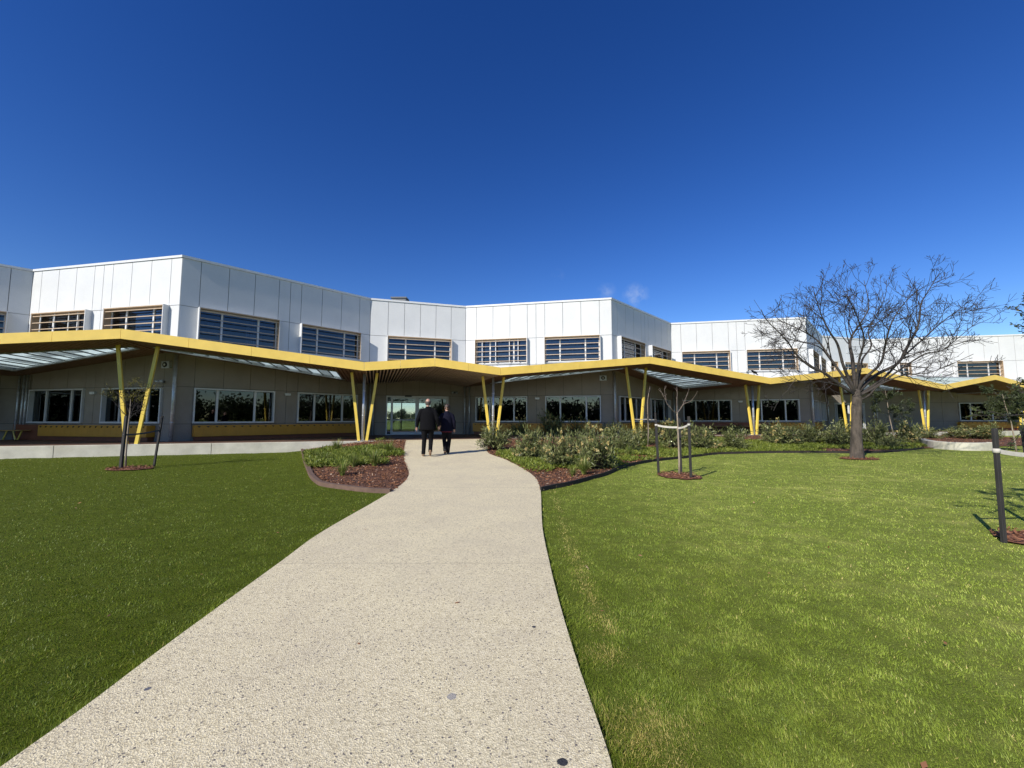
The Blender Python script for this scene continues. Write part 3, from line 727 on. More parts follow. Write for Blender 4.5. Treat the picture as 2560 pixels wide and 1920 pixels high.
# galvanised downpipes at the corners
def bpipe(p, r=.055, z1=3.9):
    mb = MB(); mb.tube([(p[0], p[1], DECK), (p[0], p[1], z1)], r, 12)
    for z in (1.2, 2.6): mb.tube([(p[0], p[1], z), (p[0], p[1], z + .04)], r + .008, 12)
    bpart(mb, 'downpipe', M['galv'])
for k in ('AB', 'DE', 'FG'):
    s_, t_ = (float(q) for q in sq(*cor[k])); bpipe(st(s_ + .05, t_ - .14), .075, 4.15)
for k in ('LA', 'BC', 'CD', 'EF', 'GH', 'HI'):
    s_, t_ = (float(q) for q in sq(*cor[k])); z1 = 3.4 if k not in ('LA',) else 3.45
    offs = {'LA': (-.05, .16, .34), 'BC': (-.12, .12, .30), 'CD': (-.05, .22), 'EF': (-.02, .2), 'GH': (.1,), 'HI': (0.0, .2)}[k]
    for o_ in offs: bpipe(st(s_ + o_, tw(s_ + o_) - .12), .045, z1)
# roof vent box behind the parapet
p_ = px_at(1000, 752, 33.0)
rv = MB(); rv.box(p_[0] - .55, p_[0] + .55, p_[1] - .4, p_[1] + .4, 8.40, p_[2] + .10); rv.box(p_[0] - .62, p_[0] + .62, p_[1] - .47, p_[1] + .47, p_[2] + .10, p_[2] + .20)
tag(rv.build('roof_vent', M['greymetal']), 'dark box vent on the roof behind the parapet above the entrance', 'roof vent')

# ------------------------------------------------------------------ the zigzag canopy
OV = 1.1; FH = 0.36
FOLD = [(-21.3, 4.25), (-13.3, 3.38), (-5.7, 4.25), (2.57, 3.38), (5.5, 3.68), (8.5, 3.38), (16.6, 4.25), (24.75, 3.38), (32.8, 4.25), (40.65, 3.38), (46.6, 4.25), (52.6, 3.40), (60.5, 4.25)]
can = empty('canopy', (*st(2.57, 0), DECK)); cbase = Vector(can.location)
tag(can, 'zigzag canopy with yellow fascia, timber soffit and skylights along the school front', 'canopy')
def cpart(mb, name, m, parent=None, bevel=0):
    mb.v = [tuple(Vector(v) - cbase) for v in mb.v]; return mb.build(name, m, parent or can, None, bevel)
def zf(s):
    for (a, za), (b, zb) in zip(FOLD, FOLD[1:]):
        if a <= s <= b: return za + (zb - za) * (s - a) / (b - a)
    return 3.8
for bi, ((s0, z0), (s1, z1)) in enumerate(zip(FOLD, FOLD[1:])):
    tilt = 0.13 if abs(s0 - 40.65) < .1 else 0.0
    zz = lambda s, t, z0=z0, z1=z1, s0=s0, s1=s1, tilt=tilt: z0 + (z1 - z0) * (s - s0) / (s1 - s0) + tilt * (t + OV)
    # fascia
    fm = MB(); g = .005
    nseg = 4 if s1 - s0 > 5 else 2
    for k in range(nseg):
        a = s0 + (s1 - s0) * k / nseg + (g if k == 0 else .004); b = s0 + (s1 - s0) * (k + 1) / nseg - (g if k == nseg - 1 else .004)
        za, zb = zz(a, -OV), zz(b, -OV)
        P = [stfr(a, -OV, za), stfr(b, -OV, zb), stfr(b, -OV + .05, zb), stfr(a, -OV + .05, za), stfr(a, -OV, za + FH), stfr(b, -OV, zb + FH), stfr(b, -OV + .05, zb + FH), stfr(a, -OV + .05, za + FH)]
        fm.hexa(P)
    cpart(fm, 'fascia', M['yellow'])
    up = z1 > z0; sg = 1 if up else -1
    pk, vl = (s1, s0) if up else (s0, s1)
    long_ = abs(s1 - s0) > 5.5 and not (tilt)
    hole = None
    if long_ or tilt:
        dirv = 1 if vl > pk else -1
        if long_: hole = [(pk + .33 * dirv, .5), (pk + .33 * dirv, 1.05), (vl - 1.15 * dirv, 4.85), (vl - 1.15 * dirv, .55)]
        else: hole = [(s0 + .15, -.7), (s0 + .15, 5.8), (s1 - .5, 5.8), (s1 - .25, -.7)]
    back_ = [(s, t - .012) for s, t in ST if s0 < s < s1]
    outer = [(s0, -OV + .052), (s1, -OV + .052), (s1, tw(s1) - .012)] + back_[::-1] + [(s0, tw(s0) - .012)]
    hs = [hole] if hole else []
    def csheet(name, dz, m, flip):
        o = tri_sheet(name, outer, hs, lambda s, t: zz(s, t) + dz, m, None, flip)
        for v in o.data.vertices: v.co -= cbase
        o.parent = can; return o
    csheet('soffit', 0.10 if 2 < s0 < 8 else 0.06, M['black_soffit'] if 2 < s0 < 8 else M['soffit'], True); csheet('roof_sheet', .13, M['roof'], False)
    # battens running from the fascia to the wall
    bt = MB(); pitch = .15 if 2 < s0 < 8 else .16
    def hole_rng(s):
        if not hole: return None
        xs = [p[0] for p in hole]
        if not (min(xs) < s < max(xs)): return None
        lo, hi = [], []
        n_ = len(hole); T = []
        for i in range(n_):
            (a, ta), (b, tb) = hole[i], hole[(i + 1) % n_]
            if (a - s) * (b - s) <= 0 and abs(a - b) > 1e-6: T.append(ta + (tb - ta) * (s - a) / (b - a))
        return (min(T), max(T)) if len(T) > 1 else None
    k = s0 + pitch / 2
    while k < s1:
        segs = [(-OV + .06, tw(k) - .02)]; hr = hole_rng(k)
        if hr: segs = [(-OV + .06, hr[0] - .03), (hr[1] + .03, tw(k) - .02)]
        wdt = .021 if 2 < s0 < 8 else .055
        for (a, b) in segs:
            if b - a < .05: continue
            P = []
            for dz in (0.0, .097 if 2 < s0 < 8 else .057):
                P += [stfr(k - wdt, a, zz(k - wdt, a) + dz), stfr(k + wdt, a, zz(k + wdt, a) + dz), stfr(k + wdt, b, zz(k + wdt, b) + dz), stfr(k - wdt, b, zz(k - wdt, b) + dz)]
            bt.hexa(P)
        k += pitch
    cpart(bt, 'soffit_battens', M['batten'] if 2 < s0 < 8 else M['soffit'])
    if hole:
        sf = MB(); n_ = len(hole)
        for i in range(n_):
            a, b = hole[i], hole[(i + 1) % n_]
            V = [stfr(*a, zz(*a) - .03), stfr(*b, zz(*b) - .03), stfr(*b, zz(*b) + .16), stfr(*a, zz(*a) + .16)]
            sf.add(V, [(0, 1, 2, 3)])
            d_ = Vector((b[0] - a[0], b[1] - a[1])); d_.normalize(); nn_ = Vector((-d_.y, d_.x))
            cen = (sum(p[0] for p in hole) / n_, sum(p[1] for p in hole) / n_)
            if nn_.dot(Vector((cen[0] - a[0], cen[1] - a[1]))) < 0: nn_ = -nn_
            wv = .16 if (abs(d_.y) > .2 and abs(d_.x) > .2) else .07
            q = [(a[0], a[1]), (b[0], b[1]), (b[0] + nn_.x * wv, b[1] + nn_.y * wv), (a[0] + nn_.x * wv, a[1] + nn_.y * wv)]
            sf.hexa([stfr(*c, zz(*c) - .032 - .002 * i) for c in q] + [stfr(*c, zz(*c) + .012 - .002 * i) for c in q])
        sk = cpart(sf, 'skylight', M['galv'])
        lo_, hi_ = min(p[0] for p in hole), max(p[0] for p in hole)
        cl, gr, br = MB(), MB(), MB(); npn = max(3, int(round((hi_ - lo_) / .5))); wd = (hi_ - lo_) / npn
        for i in range(npn):
            a = lo_ + wd * i; b = lo_ + wd * (i + 1)
            ra, rb = hole_rng(a) or hole_rng(a + .004), hole_rng(b) or hole_rng(b - .004)
            if not ra or not rb: continue
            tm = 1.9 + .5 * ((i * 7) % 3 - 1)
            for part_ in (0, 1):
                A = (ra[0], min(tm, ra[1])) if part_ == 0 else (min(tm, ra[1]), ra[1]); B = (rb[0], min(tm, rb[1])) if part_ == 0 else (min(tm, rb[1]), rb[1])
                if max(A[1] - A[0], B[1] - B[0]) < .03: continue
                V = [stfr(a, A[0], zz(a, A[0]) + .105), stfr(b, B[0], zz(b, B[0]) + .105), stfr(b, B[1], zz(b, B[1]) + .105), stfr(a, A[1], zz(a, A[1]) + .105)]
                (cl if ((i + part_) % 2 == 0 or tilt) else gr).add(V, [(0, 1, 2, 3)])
            if i:
                c = lo_ + wd * i; rc = hole_rng(c)
                if rc: br.beam(stfr(c, rc[0] + .02, zz(c, rc[0]) + .06), stfr(c, rc[1] - .02, zz(c, rc[1]) + .06), .045, .035, (0, 0, 1))
        cpart(cl, 'clear_pane', M['sky_teal' if tilt else 'sky_clear'], sk)
        if gr.v: cpart(gr, 'shade_painted_pane', M['sky_shade'], sk)  # alternate panes with the beam shade painted in
        cpart(br, 'purlins', M['greymetal'], sk)
# V columns under the folds
for (s, z) in FOLD[2:12]:
    if abs(s - 5.5) < .1 or abs(s - 46.6) < .1: continue
    valley = z < 3.5
    ht = z + .04
    for sgn in (-1, 1):
        mb = MB(); x0 = .16; x1 = x0 + .125 * (ht - DECK)
        mb.beam(stfr(s + sgn * x0, .14, DECK - .01), stfr(s + sgn * x1, .14, ht), .115, .10, (NV[0], NV[1], 0)); cpart(mb, 'column', M['yellowpost'], None, .006)
        bp = MB(); bp.box(s + sgn * x0 - .13, s + sgn * x0 + .13, .01, .25, DECK + .001, DECK + .014, stfr); cpart(bp, 'base_plate', M['galv'])
    if valley:
        mb = MB(); mb.tube([stfr(s, .16, DECK), stfr(s, .16, z + .02)], .062, 14)
        for zc in (1.5, 2.6): mb.tube([stfr(s, .16, zc), stfr(s, .16, zc + .05)], .07, 14)
        cpart(mb, 'downpipe', M['galv'])

# ------------------------------------------------------------------ things on the deck and the walls
def wall_empty(name, w, s, h, z): return empty(name, w.fr(s, h, z))
def locker_row(w, s0, s1, label, m='mustard'):
    base = w.fr((s0 + s1) / 2, .2, DECK); r = empty('bag_locker', base); tag(r, label, 'locker row', 'bag locker rows under the ground floor windows')
    b0 = Vector(base)
    def p(mb, nm, mt, par=r, bv=0): mb.v = [tuple(Vector(v) - b0) for v in mb.v]; return mb.build(nm, mt, par, None, bv)
    mb = MB(); mb.box(s0, s1, .012, .36, .60, 1.10, w.fr); p(mb, 'cabinet', M[m], r, .006)
    mb = MB(); mb.box(s0 + .05, s1 - .05, .012, .28, DECK + .001, .599, w.fr); p(mb, 'plinth', M['rust'])
    n = int((s1 - s0) / .32); dr = MB(); hk = MB()
    for k in range(n):
        u = s0 + (s1 - s0) * k / n; u2 = s0 + (s1 - s0) * (k + 1) / n
        dr.box(u + .0015, u2 - .0015, .361, .379, .615, 1.085, w.fr)
        c = (u + u2) / 2; hk = MB(); hk.box(c - .05, c + .05, .380, .386, 1.03, 1.06, w.fr); hk.box(c - .012, c + .012, .386, .42, 1.0, 1.035, w.fr); p(hk, 'hook', M['black'])
    p(dr, 'door_fronts', M[m])
A_, B_, D_, E_, F_, I_ = (WALLS[k] for k in ('LAAB', 'ABBC', 'CDDE', 'DEEF', 'EFFG', 'HIIJ'))
locker_row(A_, 1.85, 8.0, 'mustard yellow locker row behind the leftmost pair of yellow columns')
locker_row(B_, .72, 8.35, 'long mustard yellow locker row left of the glass entrance doors')
locker_row(D_, .64, 8.45, 'mustard yellow locker row right of the entrance, behind the shrubs')
locker_row(E_, .9, 8.3, 'short-looking mustard locker row on the receding wall behind the bed sapling')
locker_row(F_, 6.5, 8.6, 'small mustard locker block beside the paired columns, right of the red panel')
locker_row(WALLS['FGGH'], .8, 3.0, 'mustard locker row on the shaded wall left of the big bare tree')
locker_row(I_, 6.3, 12.0, 'mustard locker row at the far right below the end window')
def panel_bench(w, s0, s1, label, b_s0, b_s1, blabel):
    pb = MB(); pb.box(s0, s1, .02, .16, DECK + .001, 1.12, w.fr)
    tag(pb.build('bench_screen', M['rust'], None, None, .006), label, 'screen panel')
    base = w.fr((b_s0 + b_s1) / 2, .4, DECK); r = empty('bench', base); tag(r, blabel, 'bench'); b0 = Vector(base)
    def p(mb, nm, mt): mb.v = [tuple(Vector(v) - b0) for v in mb.v]; mb.build(nm, mt, r)
    mb = MB()
    for k in range(4): mb.box(b_s0, b_s1, .20 + k * .10, .29 + k * .10, .83, .87, w.fr)
    p(mb, 'seat', M['benchwood'])
    n = max(2, int((b_s1 - b_s0) / .9))
    for k in range(n):
        c = b_s0 + (b_s1 - b_s0) * (k + .5) / n
        mb = MB()
        for sg in (-1, 1): mb.beam(w.fr(c + sg * .07, .4, DECK + .01), w.fr(c + sg * .28, .4, .83), .045, .04, (NV[0], NV[1], 0))
        p(mb, 'leg', M['yellowpost'])
Kw = WALLS['KLLA']
panel_bench(A_, -.3, 1.75, 'rust red screen panel between the downpipes and the left locker row', -2.6, 1.1, 'yellow timber bench on V-shaped legs at the left edge of the deck')
panel_bench(F_, .3, 6.35, 'long rust red screen panel under the windows behind paired columns', .8, 6.2, 'long timber bench in front of the rust red panel right of centre')
def wlight(w, s, label, z=2.72):
    r = empty('wall_light', w.fr(s, .0, z)); tag(r, label, 'wall light', 'wall lights between the ground floor windows'); b0 = Vector(r.location)
    for nm, a, mt in (('housing', (s - .14, s + .14, .002, .10, z - .055, z + .05), 'trim'), ('lens', (s - .11, s + .11, .02, .085, z - .07, z - .056), 'blind')):
        mb = MB(); mb.box(*a, w.fr); mb.v = [tuple(Vector(v) - b0) for v in mb.v]; mb.build(nm, M[mt], r, None, .008 if nm == 'housing' else 0)
wlight(A_, LA - 4.45, 'small white wall light behind the left staked sapling', 2.55)
wlight(B_, 4.6, 'small white wall light on the wall left of the entrance', 2.62)
wlight(D_, 4.62, 'small white wall light between two windows right of the entrance', 2.62)
wlight(F_, 4.6, 'small white wall light behind the three-stake bare sapling', 2.62)
def siren(w, s, z, label):
    r = empty('wall_speaker', w.fr(s, 0, z)); tag(r, label, 'wall speaker'); b0 = Vector(r.location)
    def p(mb, nm, mt): mb.v = [tuple(Vector(v) - b0) for v in mb.v]; mb.build(nm, mt, r)
    mb = MB(); mb.box(s - .2, s + .2, .002, .12, z - .15, z + .15, w.fr); p(mb, 'housing', M['galv'])
    mb = MB(); mb.tube([w.fr(s, .121, z), w.fr(s, .15, z)], .11, 18); p(mb, 'cone', M['black'])
    mb = MB(); mb.tube([w.fr(s, .151, z), w.fr(s, .165, z)], .05, 14); p(mb, 'dome', M['trim'])
siren(A_, LA - .42, 3.72, 'square wall speaker high on the wall behind the leftmost columns')
siren(D_, 8.55, 3.78, 'square wall speaker under the canopy peak right of the entrance')
def flood(w, s, z, label):
    r = empty('floodlight', w.fr(s, 0, z)); tag(r, label, 'floodlight'); b0 = Vector(r.location)
    def p(mb, nm, mt): mb.v = [tuple(Vector(v) - b0) for v in mb.v]; mb.build(nm, mt, r)
    mb = MB(); mb.box(s - .05, s + .05, .002, .06, z - .05, z + .05, w.fr); mb.beam(w.fr(s, .06, z), w.fr(s, .2, z + .02), .03, .03); p(mb, 'bracket', M['greymetal'])
    for sg in (-1, 1):
        mb = MB(); mb.tube([w.fr(s + sg * .06, .14, z + .05), w.fr(s + sg * .15, .26, z - .02)], [.035, .075], 12); p(mb, 'lamp_head', M['galv'])
flood(A_, LA - .55, 2.98, 'twin-headed grey floodlight on the wall behind the leftmost columns')
flood(WALLS['BCCD'], 5.1, 3.0, 'twin-headed grey floodlight above and right of the entrance doors')

# ------------------------------------------------------------------ trees
def tubes_mesh(name, polys):
    mb = MB()
    for pts, rad, n in polys: mb.tube(pts, rad, n, None, False)
    return mb.mesh(name)
def grow(out, p, d, L, r, level, maxlev, rnd, up=0.10, spread=(28, 60), nchild=(5, 8), wob=0.16, lf=(0.40, 0.62), side=4, tmin=.0035):
    n = 6 if level < maxlev else 4
    pts = [p.copy()]; dd = d.normalized(); q = p.copy()
    for i in range(n):
        dd = (dd + Vector((rnd.gauss(0, wob), rnd.gauss(0, wob), rnd.gauss(0, wob) + up))).normalized(); q = q + dd * (L / n); pts.append(q.copy())
    rr = [max(min(r, tmin), r * (1 - .72 * i / n)) for i in range(n + 1)]
    out.append((pts, rr, side if level > 1 else 6))
    if level >= maxlev: return
    for k in range(rnd.randint(*nchild)):
        u = rnd.uniform(.22, .98); i = min(n - 1, int(u * n)); base = pts[i].lerp(pts[i + 1], u * n - i)
        t = (pts[i + 1] - pts[i]).normalized(); ax = t.orthogonal().normalized(); ax.rotate(Matrix.Rotation(rnd.uniform(0, 2 * math.pi), 3, t))
        cd = t.copy(); cd.rotate(Matrix.Rotation(R(rnd.uniform(*spread)), 3, ax))
        grow(out, base, cd, L * rnd.uniform(*lf) * (1.1 - .45 * u), max(tmin, rr[i] * rnd.uniform(.5, .7)), level + 1, maxlev, rnd, up, spread, nchild, wob, lf, 3 if level >= 1 else side, tmin)
# the big bare tree
rnd = random.Random(5)
TX, TY = px_ground(2143, 1148); TB0 = Vector((TX, TY, gz(TX, TY)))
bt = empty('bare_tree', TB0); tag(bt, 'large leafless tree with wide spreading crown on the right lawn', 'tree')
z7 = lambda a, b, dy: Vector(px_at(1860 + (864 + (a - 864) * (.94 if b < 1050 else 1)) * .3255, 640 + (b if b > 1050 else 1050 + (b - 1050) * .90) * .3255, TY + dy)) - TB0
mb = MB()
tp = [z7(872, 1575, 0), z7(868, 1480, 0), z7(864, 1380, 0), z7(862, 1280, .0), z7(862, 1180, 0), z7(866, 1120, 0), z7(864, 1070, 0), z7(864, 1020, 0)]
tp = [Vector(p) for p in smooth_line([tuple(p) for p in tp], 5)]
tr_r = np.interp(np.linspace(0, 1, len(tp)), [0, .06, .15, .3, .5, .7, .85, 1.0], [.25, .205, .178, .162, .150, .146, .135, .09])
mb.tube(tp, list(tr_r), 24)
for k, v in enumerate(mb.v):
    v = Vector(v); c_ = tp[min(len(tp) - 1, k // 24)]; a_ = math.atan2(v.y - c_.y, v.x - c_.x)
    f_ = 1 + .05 * math.sin(3 * a_ + v.z * 2.3) + .035 * math.sin(7 * a_ - v.z * 4.1) + .03 * math.sin(v.z * 9 + 2 * a_)
    mb.v[k] = (c_.x + (v.x - c_.x) * f_, c_.y + (v.y - c_.y) * f_, v.z)
mb.build('trunk', M['bark'], bt)
limbs = [
 ([(845, 1060), (700, 960), (600, 880), (490, 830), (370, 720), (290, 600), (130, 430), (85, 340)], -.9, .085),
 ([(850, 1050), (720, 860), (640, 740), (540, 600), (380, 500), (220, 420), (190, 330)], 1.1, .075),
 ([(855, 1050), (760, 830), (710, 640), (650, 540), (590, 420), (550, 300), (505, 140)], -.5, .08),
 ([(858, 1040), (830, 760), (810, 640), (835, 550), (920, 420), (965, 300), (925, 90)], .6, .095),
 ([(865, 1040), (890, 880), (915, 760), (985, 650), (960, 520), (1030, 380), (1100, 220), (1110, 90)], 1.6, .065),
 ([(868, 1040), (930, 930), (1060, 800), (1100, 640), (1140, 480), (1220, 330), (1330, 200)], -1.2, .085),
 ([(870, 1050), (1020, 900), (1200, 800), (1290, 640), (1370, 470), (1390, 300), (1440, 200), (1540, 30)], .3, .095),
 ([(875, 1065), (1000, 990), (1130, 880), (1250, 740), (1400, 600), (1560, 450), (1700, 350), (1830, 330)], 1.2, .075),
 ([(880, 1075), (1010, 1005), (1210, 860), (1420, 720), (1560, 690), (1720, 560), (1900, 400)], -1.0, .06),
 ([(885, 1110), (960, 1070), (1060, 980), (1250, 900), (1450, 880), (1650, 800), (1820, 720)], -1.6, .05),
 ([(850, 1070), (740, 1000), (600, 960), (470, 960), (330, 930)], -1.5, .045),
 ([(852, 1050), (660, 780), (560, 660), (420, 620), (280, 590), (150, 600)], 1.9, .05),
 ([(862, 1040), (880, 800), (925, 600), (880, 430), (800, 260), (700, 190)], -1.8, .06),
]
crown = []
for pts, dy, r in limbs:
    P = [z7(a, b, dy * (i / (len(pts) - 1)) ** 1.2) for i, (a, b) in enumerate(pts)]
    P = [Vector(p) for p in smooth_line([tuple(p) for p in P], 4)]; r *= .74
    n = len(P); rr = [max(.008, r * (1 - .88 * (i / (n - 1)) ** .8)) for i in range(n)]
    lm = MB(); lm.tube(P, rr, 8); lm.build('limb', M['limb'], bt)
    tot = sum((P[i + 1] - P[i]).length for i in range(n - 1))
    cnt = int(tot * 3.7)
    for k in range(cnt):
        u = rnd.uniform(.30, 1.0); i = min(n - 2, int(u * (n - 1))); base = P[i]; t = (P[i + 1] - P[i]).normalized()
        ax = t.orthogonal().normalized(); ax.rotate(Matrix.Rotation(rnd.uniform(0, 2 * math.pi), 3, t)); cd = t.copy(); cd.rotate(Matrix.Rotation(R(rnd.uniform(28, 68)), 3, ax))
        grow(crown, base, cd, rnd.uniform(.8, 1.9) * (1.15 - .5 * u), max(.010, rr[i] * rnd.uniform(.35, .6)), 1, 3, rnd, .06, (28, 66), (2, 5), .13, (.40, .66), 4, .0058)
RINGS_TREE = (TX, TY)
crown_me = tubes_mesh('crown', crown); put('crown', crown_me, M['twig'], bt)
md = MB()

# mulch rings, stakes, ties
def ring(cx, cy, rx, ry, label=None):
    n = 26; poly = [(cx + math.cos(2 * math.pi * k / n) * rx * random.uniform(.9, 1.08), cy + math.sin(2 * math.pi * k / n) * ry * random.uniform(.9, 1.08)) for k in range(n)]
    sheet('mulch_patch', poly, .2, .022, M['freshmulch'], 0, lambda x, y: .035 * max(0, 1 - ((x - cx) / rx) ** 2 - ((y - cy) / ry) ** 2)); return poly
RINGS = []
def stake(base_px, top_px, label, w=.05, base=None):
    bx, by = base if base else px_ground(*base_px)
    z = gz(bx, by); top = Vector(px_at(*top_px, by)); o = empty('tree_stake', (bx, by, z)); bpy.data.objects.remove(o)
    mb = MB(); mb.beam((0, 0, -.1), top - Vector((bx, by, z)), w, w * .92, (0, 1, 0))
    o = mb.build('tree_stake', M['stake'], None, (bx, by, z), .004); tag(o, label, 'stake', 'dark timber stakes holding young trees'); return Vector((bx, by, z)), top
def tie(p0, p1, label, m='strap', sag=.02, w=.045):
    p0 = Vector(p0); p1 = Vector(p1); mb = MB(); n = 8; d = (p1 - p0)
    pts = [p0.lerp(p1, i / n) - Vector((0, 0, sag * 4 * (i / n) * (1 - i / n))) for i in range(n + 1)]
    nr_ = Vector((-d.y, d.x, 0)).normalized() * .006; V = []; F = []
    for p in pts:
        for (a, b) in ((-1, -1), (1, -1), (1, 1), (-1, 1)): V.append(p + nr_ * a + Vector((0, 0, b * w / 2)) - p0)
    for i in range(n):
        for j in range(4): F.append((i * 4 + j, i * 4 + (j + 1) % 4, i * 4 + 4 + (j + 1) % 4, i * 4 + 4 + j))
    F += [(0, 1, 2, 3), tuple(4 * n + k for k in (3, 2, 1, 0))]
    mb.add(V, F)
    # the loop round the stake
    mb.tube([(0, 0, -w / 2), (0, 0, w / 2)], .034, 10)
    tag(mb.build('tree_tie', M[m], None, p0), label, 'tree tie', 'straps tying young trees to stakes')

def along(a, b, z): u = (z - a.z) / (b.z - a.z); return a.lerp(b, u)
RINGS.append(ring(TX + .05, TY, .62, .42))
# left sapling
lx, ly = px_ground(314, 1172); lz = gz(lx, ly); c = px_ground(324, 1173); RINGS.append(ring(c[0], c[1], .62, .42))
ls = empty('sapling', (lx, ly, lz)); tag(ls, 'thin sapling with sparse yellow-green feathery crown on the left lawn', 'sapling')
q5 = lambda a, b, dy=0: Vector(px_at(a * .2532, 780 + b * .2532, ly + dy)) - Vector((lx, ly, lz))
mb = MB(); mb.tube([q5(1240, 1570), q5(1243, 1400), q5(1256, 1250), q5(1270, 1100), q5(1285, 980), q5(1290, 860)], [.026, .022, .020, .018, .014, .008], 8); mb.build('trunk', M['palebark'], ls)
rnd = random.Random(3); br = []
for pts, dy in (([(1275, 1060), (1180, 950), (1110, 870), (1040, 815), (985, 810)], -.25), ([(1280, 1000), (1240, 900), (1160, 800), (1100, 770)], .3), ([(1285, 960), (1290, 850), (1260, 760), (1300, 690)], .1),
                ([(1285, 950), (1340, 850), (1380, 790), (1440, 760), (1500, 745)], -.2), ([(1280, 1000), (1350, 970), (1400, 920), (1405, 860)], .25), ([(1275, 1080), (1310, 960), (1370, 880), (1480, 850)], .35),
                ([(1280, 1020), (1330, 930), (1330, 830), (1390, 730)], .0), ([(1275, 1060), (1320, 1010), (1390, 960), (1440, 880)], -.35)):
    P = [q5(a, b, dy * i / 3) for i, (a, b) in enumerate(pts)]; n = len(P); br.append((P, [.010 - .007 * i / (n - 1) for i in range(n)], 5))
    for k in range(9):
        i = rnd.randint(1, n - 2); grow(br, P[i].lerp(P[i + 1], rnd.random()), Vector((rnd.gauss(0, 1), rnd.gauss(0, 1), rnd.gauss(.2, .6))), rnd.uniform(.12, .3), .003, 2, 3, rnd, .02, (20, 60), (2, 4), .2, (.5, .8), 3)
put('branches', tubes_mesh('branches', br), M['twig'], ls)
def leaves_on(polys, per, ln, wd, seed, tmin=0, zmin=-9):
    g = np.random.default_rng(seed); C = []
    for pts, rr, _ in polys:
        if rr[0] > .012 + tmin: continue
        for i in range(len(pts) - 1):
            for k in range(per): 
                p = pts[i].lerp(pts[i + 1], g.random())
                if p.z > zmin: C.append(p)
    C = np.array([tuple(c) for c in C]); n = len(C); d = unit(g.normal(0, 1, (n, 3)) + np.array([0, 0, .1])); u = unit(g.normal(0, 1, (n, 3)))
    V, F, T = leaf_quads(C + g.normal(0, .01, (n, 3)), d, u, g.uniform(.7, 1.3, n) * ln, g.uniform(.7, 1.3, n) * wd, g.random(n)); return V, F, T
V, F, T = leaves_on(br, 1, .075, .010, 5, zmin=q5(1290, 880).z)
put('leaves', np_mesh('leaves', V, F, T), M['feather'], ls)
a0, a1 = stake((301, 1175), (316, 1040), 'dark stake leaning beside the trunk of the left sapling', .068)
b0, b1 = stake((384, 1166), (406, 1039), 'dark leaning stake right of the left sapling', .05)
tie(along(a0, a1, .95), along(b0, b1, 1.06), 'dark strap between the two stakes of the left sapling', 'darkstrap', .03)
# three-stake bare sapling
cx_, cy_ = px_ground(1698.5, 1190); cz = gz(cx_, cy_); c = px_ground(1698, 1192); RINGS.append(ring(c[0], c[1], .52, .50))
cs = empty('sapling', (cx_, cy_, cz)); tag(cs, 'bare forked sapling tied between three stakes on the right lawn', 'sapling')
q6 = lambda a, b, dy=0: Vector(px_at(1600 + a * .3375, 680 + b * .3375, cy_ + dy)) - Vector((cx_, cy_, cz))
mb = MB(); mb.tube([q6(292, 1520), q6(291, 1400), q6(285, 1250), q6(279, 1120), q6(274, 1040)], [.028, .023, .020, .017, .016], 10); mb.build('trunk', M['palebark'], cs)
br = []; rnd = random.Random(8)
for pts, dy, r in (([(274, 1045), (245, 1030), (200, 975), (170, 910), (143, 858)], -.2, .016), ([(200, 975), (188, 920), (180, 870)], .1, .009), ([(274, 1045), (273, 960), (276, 900), (272, 850)], .05, .014),
                   ([(276, 1045), (310, 1000), (345, 920), (365, 865)], .25, .015), ([(300, 1005), (330, 975), (380, 955), (410, 915), (428, 880)], -.25, .012), ([(205, 985), (196, 950), (160, 905)], .15, .008)):
    P = [q6(a, b, dy * i / 3) for i, (a, b) in enumerate(pts)]; n = len(P); br.append((P, [.8 * r * (1 - .65 * i / (n - 1)) for i in range(n)], 6))
    for k in range(2):
        i = rnd.randint(1, n - 2); grow(br, P[i].lerp(P[i + 1], rnd.random()), Vector((rnd.gauss(0, .6), rnd.gauss(0, .6), 1)), rnd.uniform(.08, .2), .005, 2, 2, rnd, .1)
put('branches', tubes_mesh('branches', br), M['sapbark'], cs)
g0, g1 = stake((1647, 1186), (1639.5, 1048), 'left of the three stakes round the bare forked sapling', .05)
h0, h1 = stake((1703, 1184.5), (1698, 1046), 'middle stake standing against the trunk of the bare forked sapling', .05)
k0, k1 = stake((1727.5, 1198), (1721.5, 1041), 'right stake of the bare forked sapling, casting a shadow', .05)
tr_ = Vector((cx_, cy_, cz)) + q6(281, 1150)
tie(along(g0, g1, tr_.z + .05), tr_, 'pale strap from the left stake to the bare forked sapling')
tie(along(k0, k1, tr_.z + .07), tr_ + Vector((0, 0, -.02)), 'pale strap from the right stake to the bare forked sapling')
# sapling in the bed with two stakes
bx_, by_ = px_ground(1620, 1120); bz = gz(bx_, by_)
bs = empty('sapling', (bx_, by_, bz)); tag(bs, 'slim bare reddish sapling between two stakes inside the planting bed', 'sapling')
q7 = lambda a, b, dy=0: Vector(px_at(1600 + a * .3375, 680 + b * .3375, by_ + dy)) - Vector((bx_, by_, bz))
mb = MB(); mb.tube([q7(58, 1310), q7(62, 1180), q7(58, 1060), q7(55, 960), q7(72, 850)], [.022, .02, .018, .013, .005], 8); mb.build('trunk', M['palebark'], bs)
br = []; rnd = random.Random(9)
for k in range(16):
    u = rnd.uniform(.3, .95); p = q7(60, 1310).lerp(q7(64, 870), u); grow(br, p, Vector((rnd.gauss(0, .5), rnd.gauss(0, .5), 1.1)), rnd.uniform(.25, .5), .007, 1, 2, rnd, .12, (20, 45), (2, 4), .1)
put('branches', tubes_mesh('branches', br), M['twig'], bs)
m0, m1 = stake(None, (1577.5, 1042), 'left stake of the slim sapling in the planting bed', .05, px_ground(1579, 1108))
n0, n1 = stake(None, (1638, 1031), 'right stake of the slim sapling in the planting bed', .06, px_ground(1641, 1120))
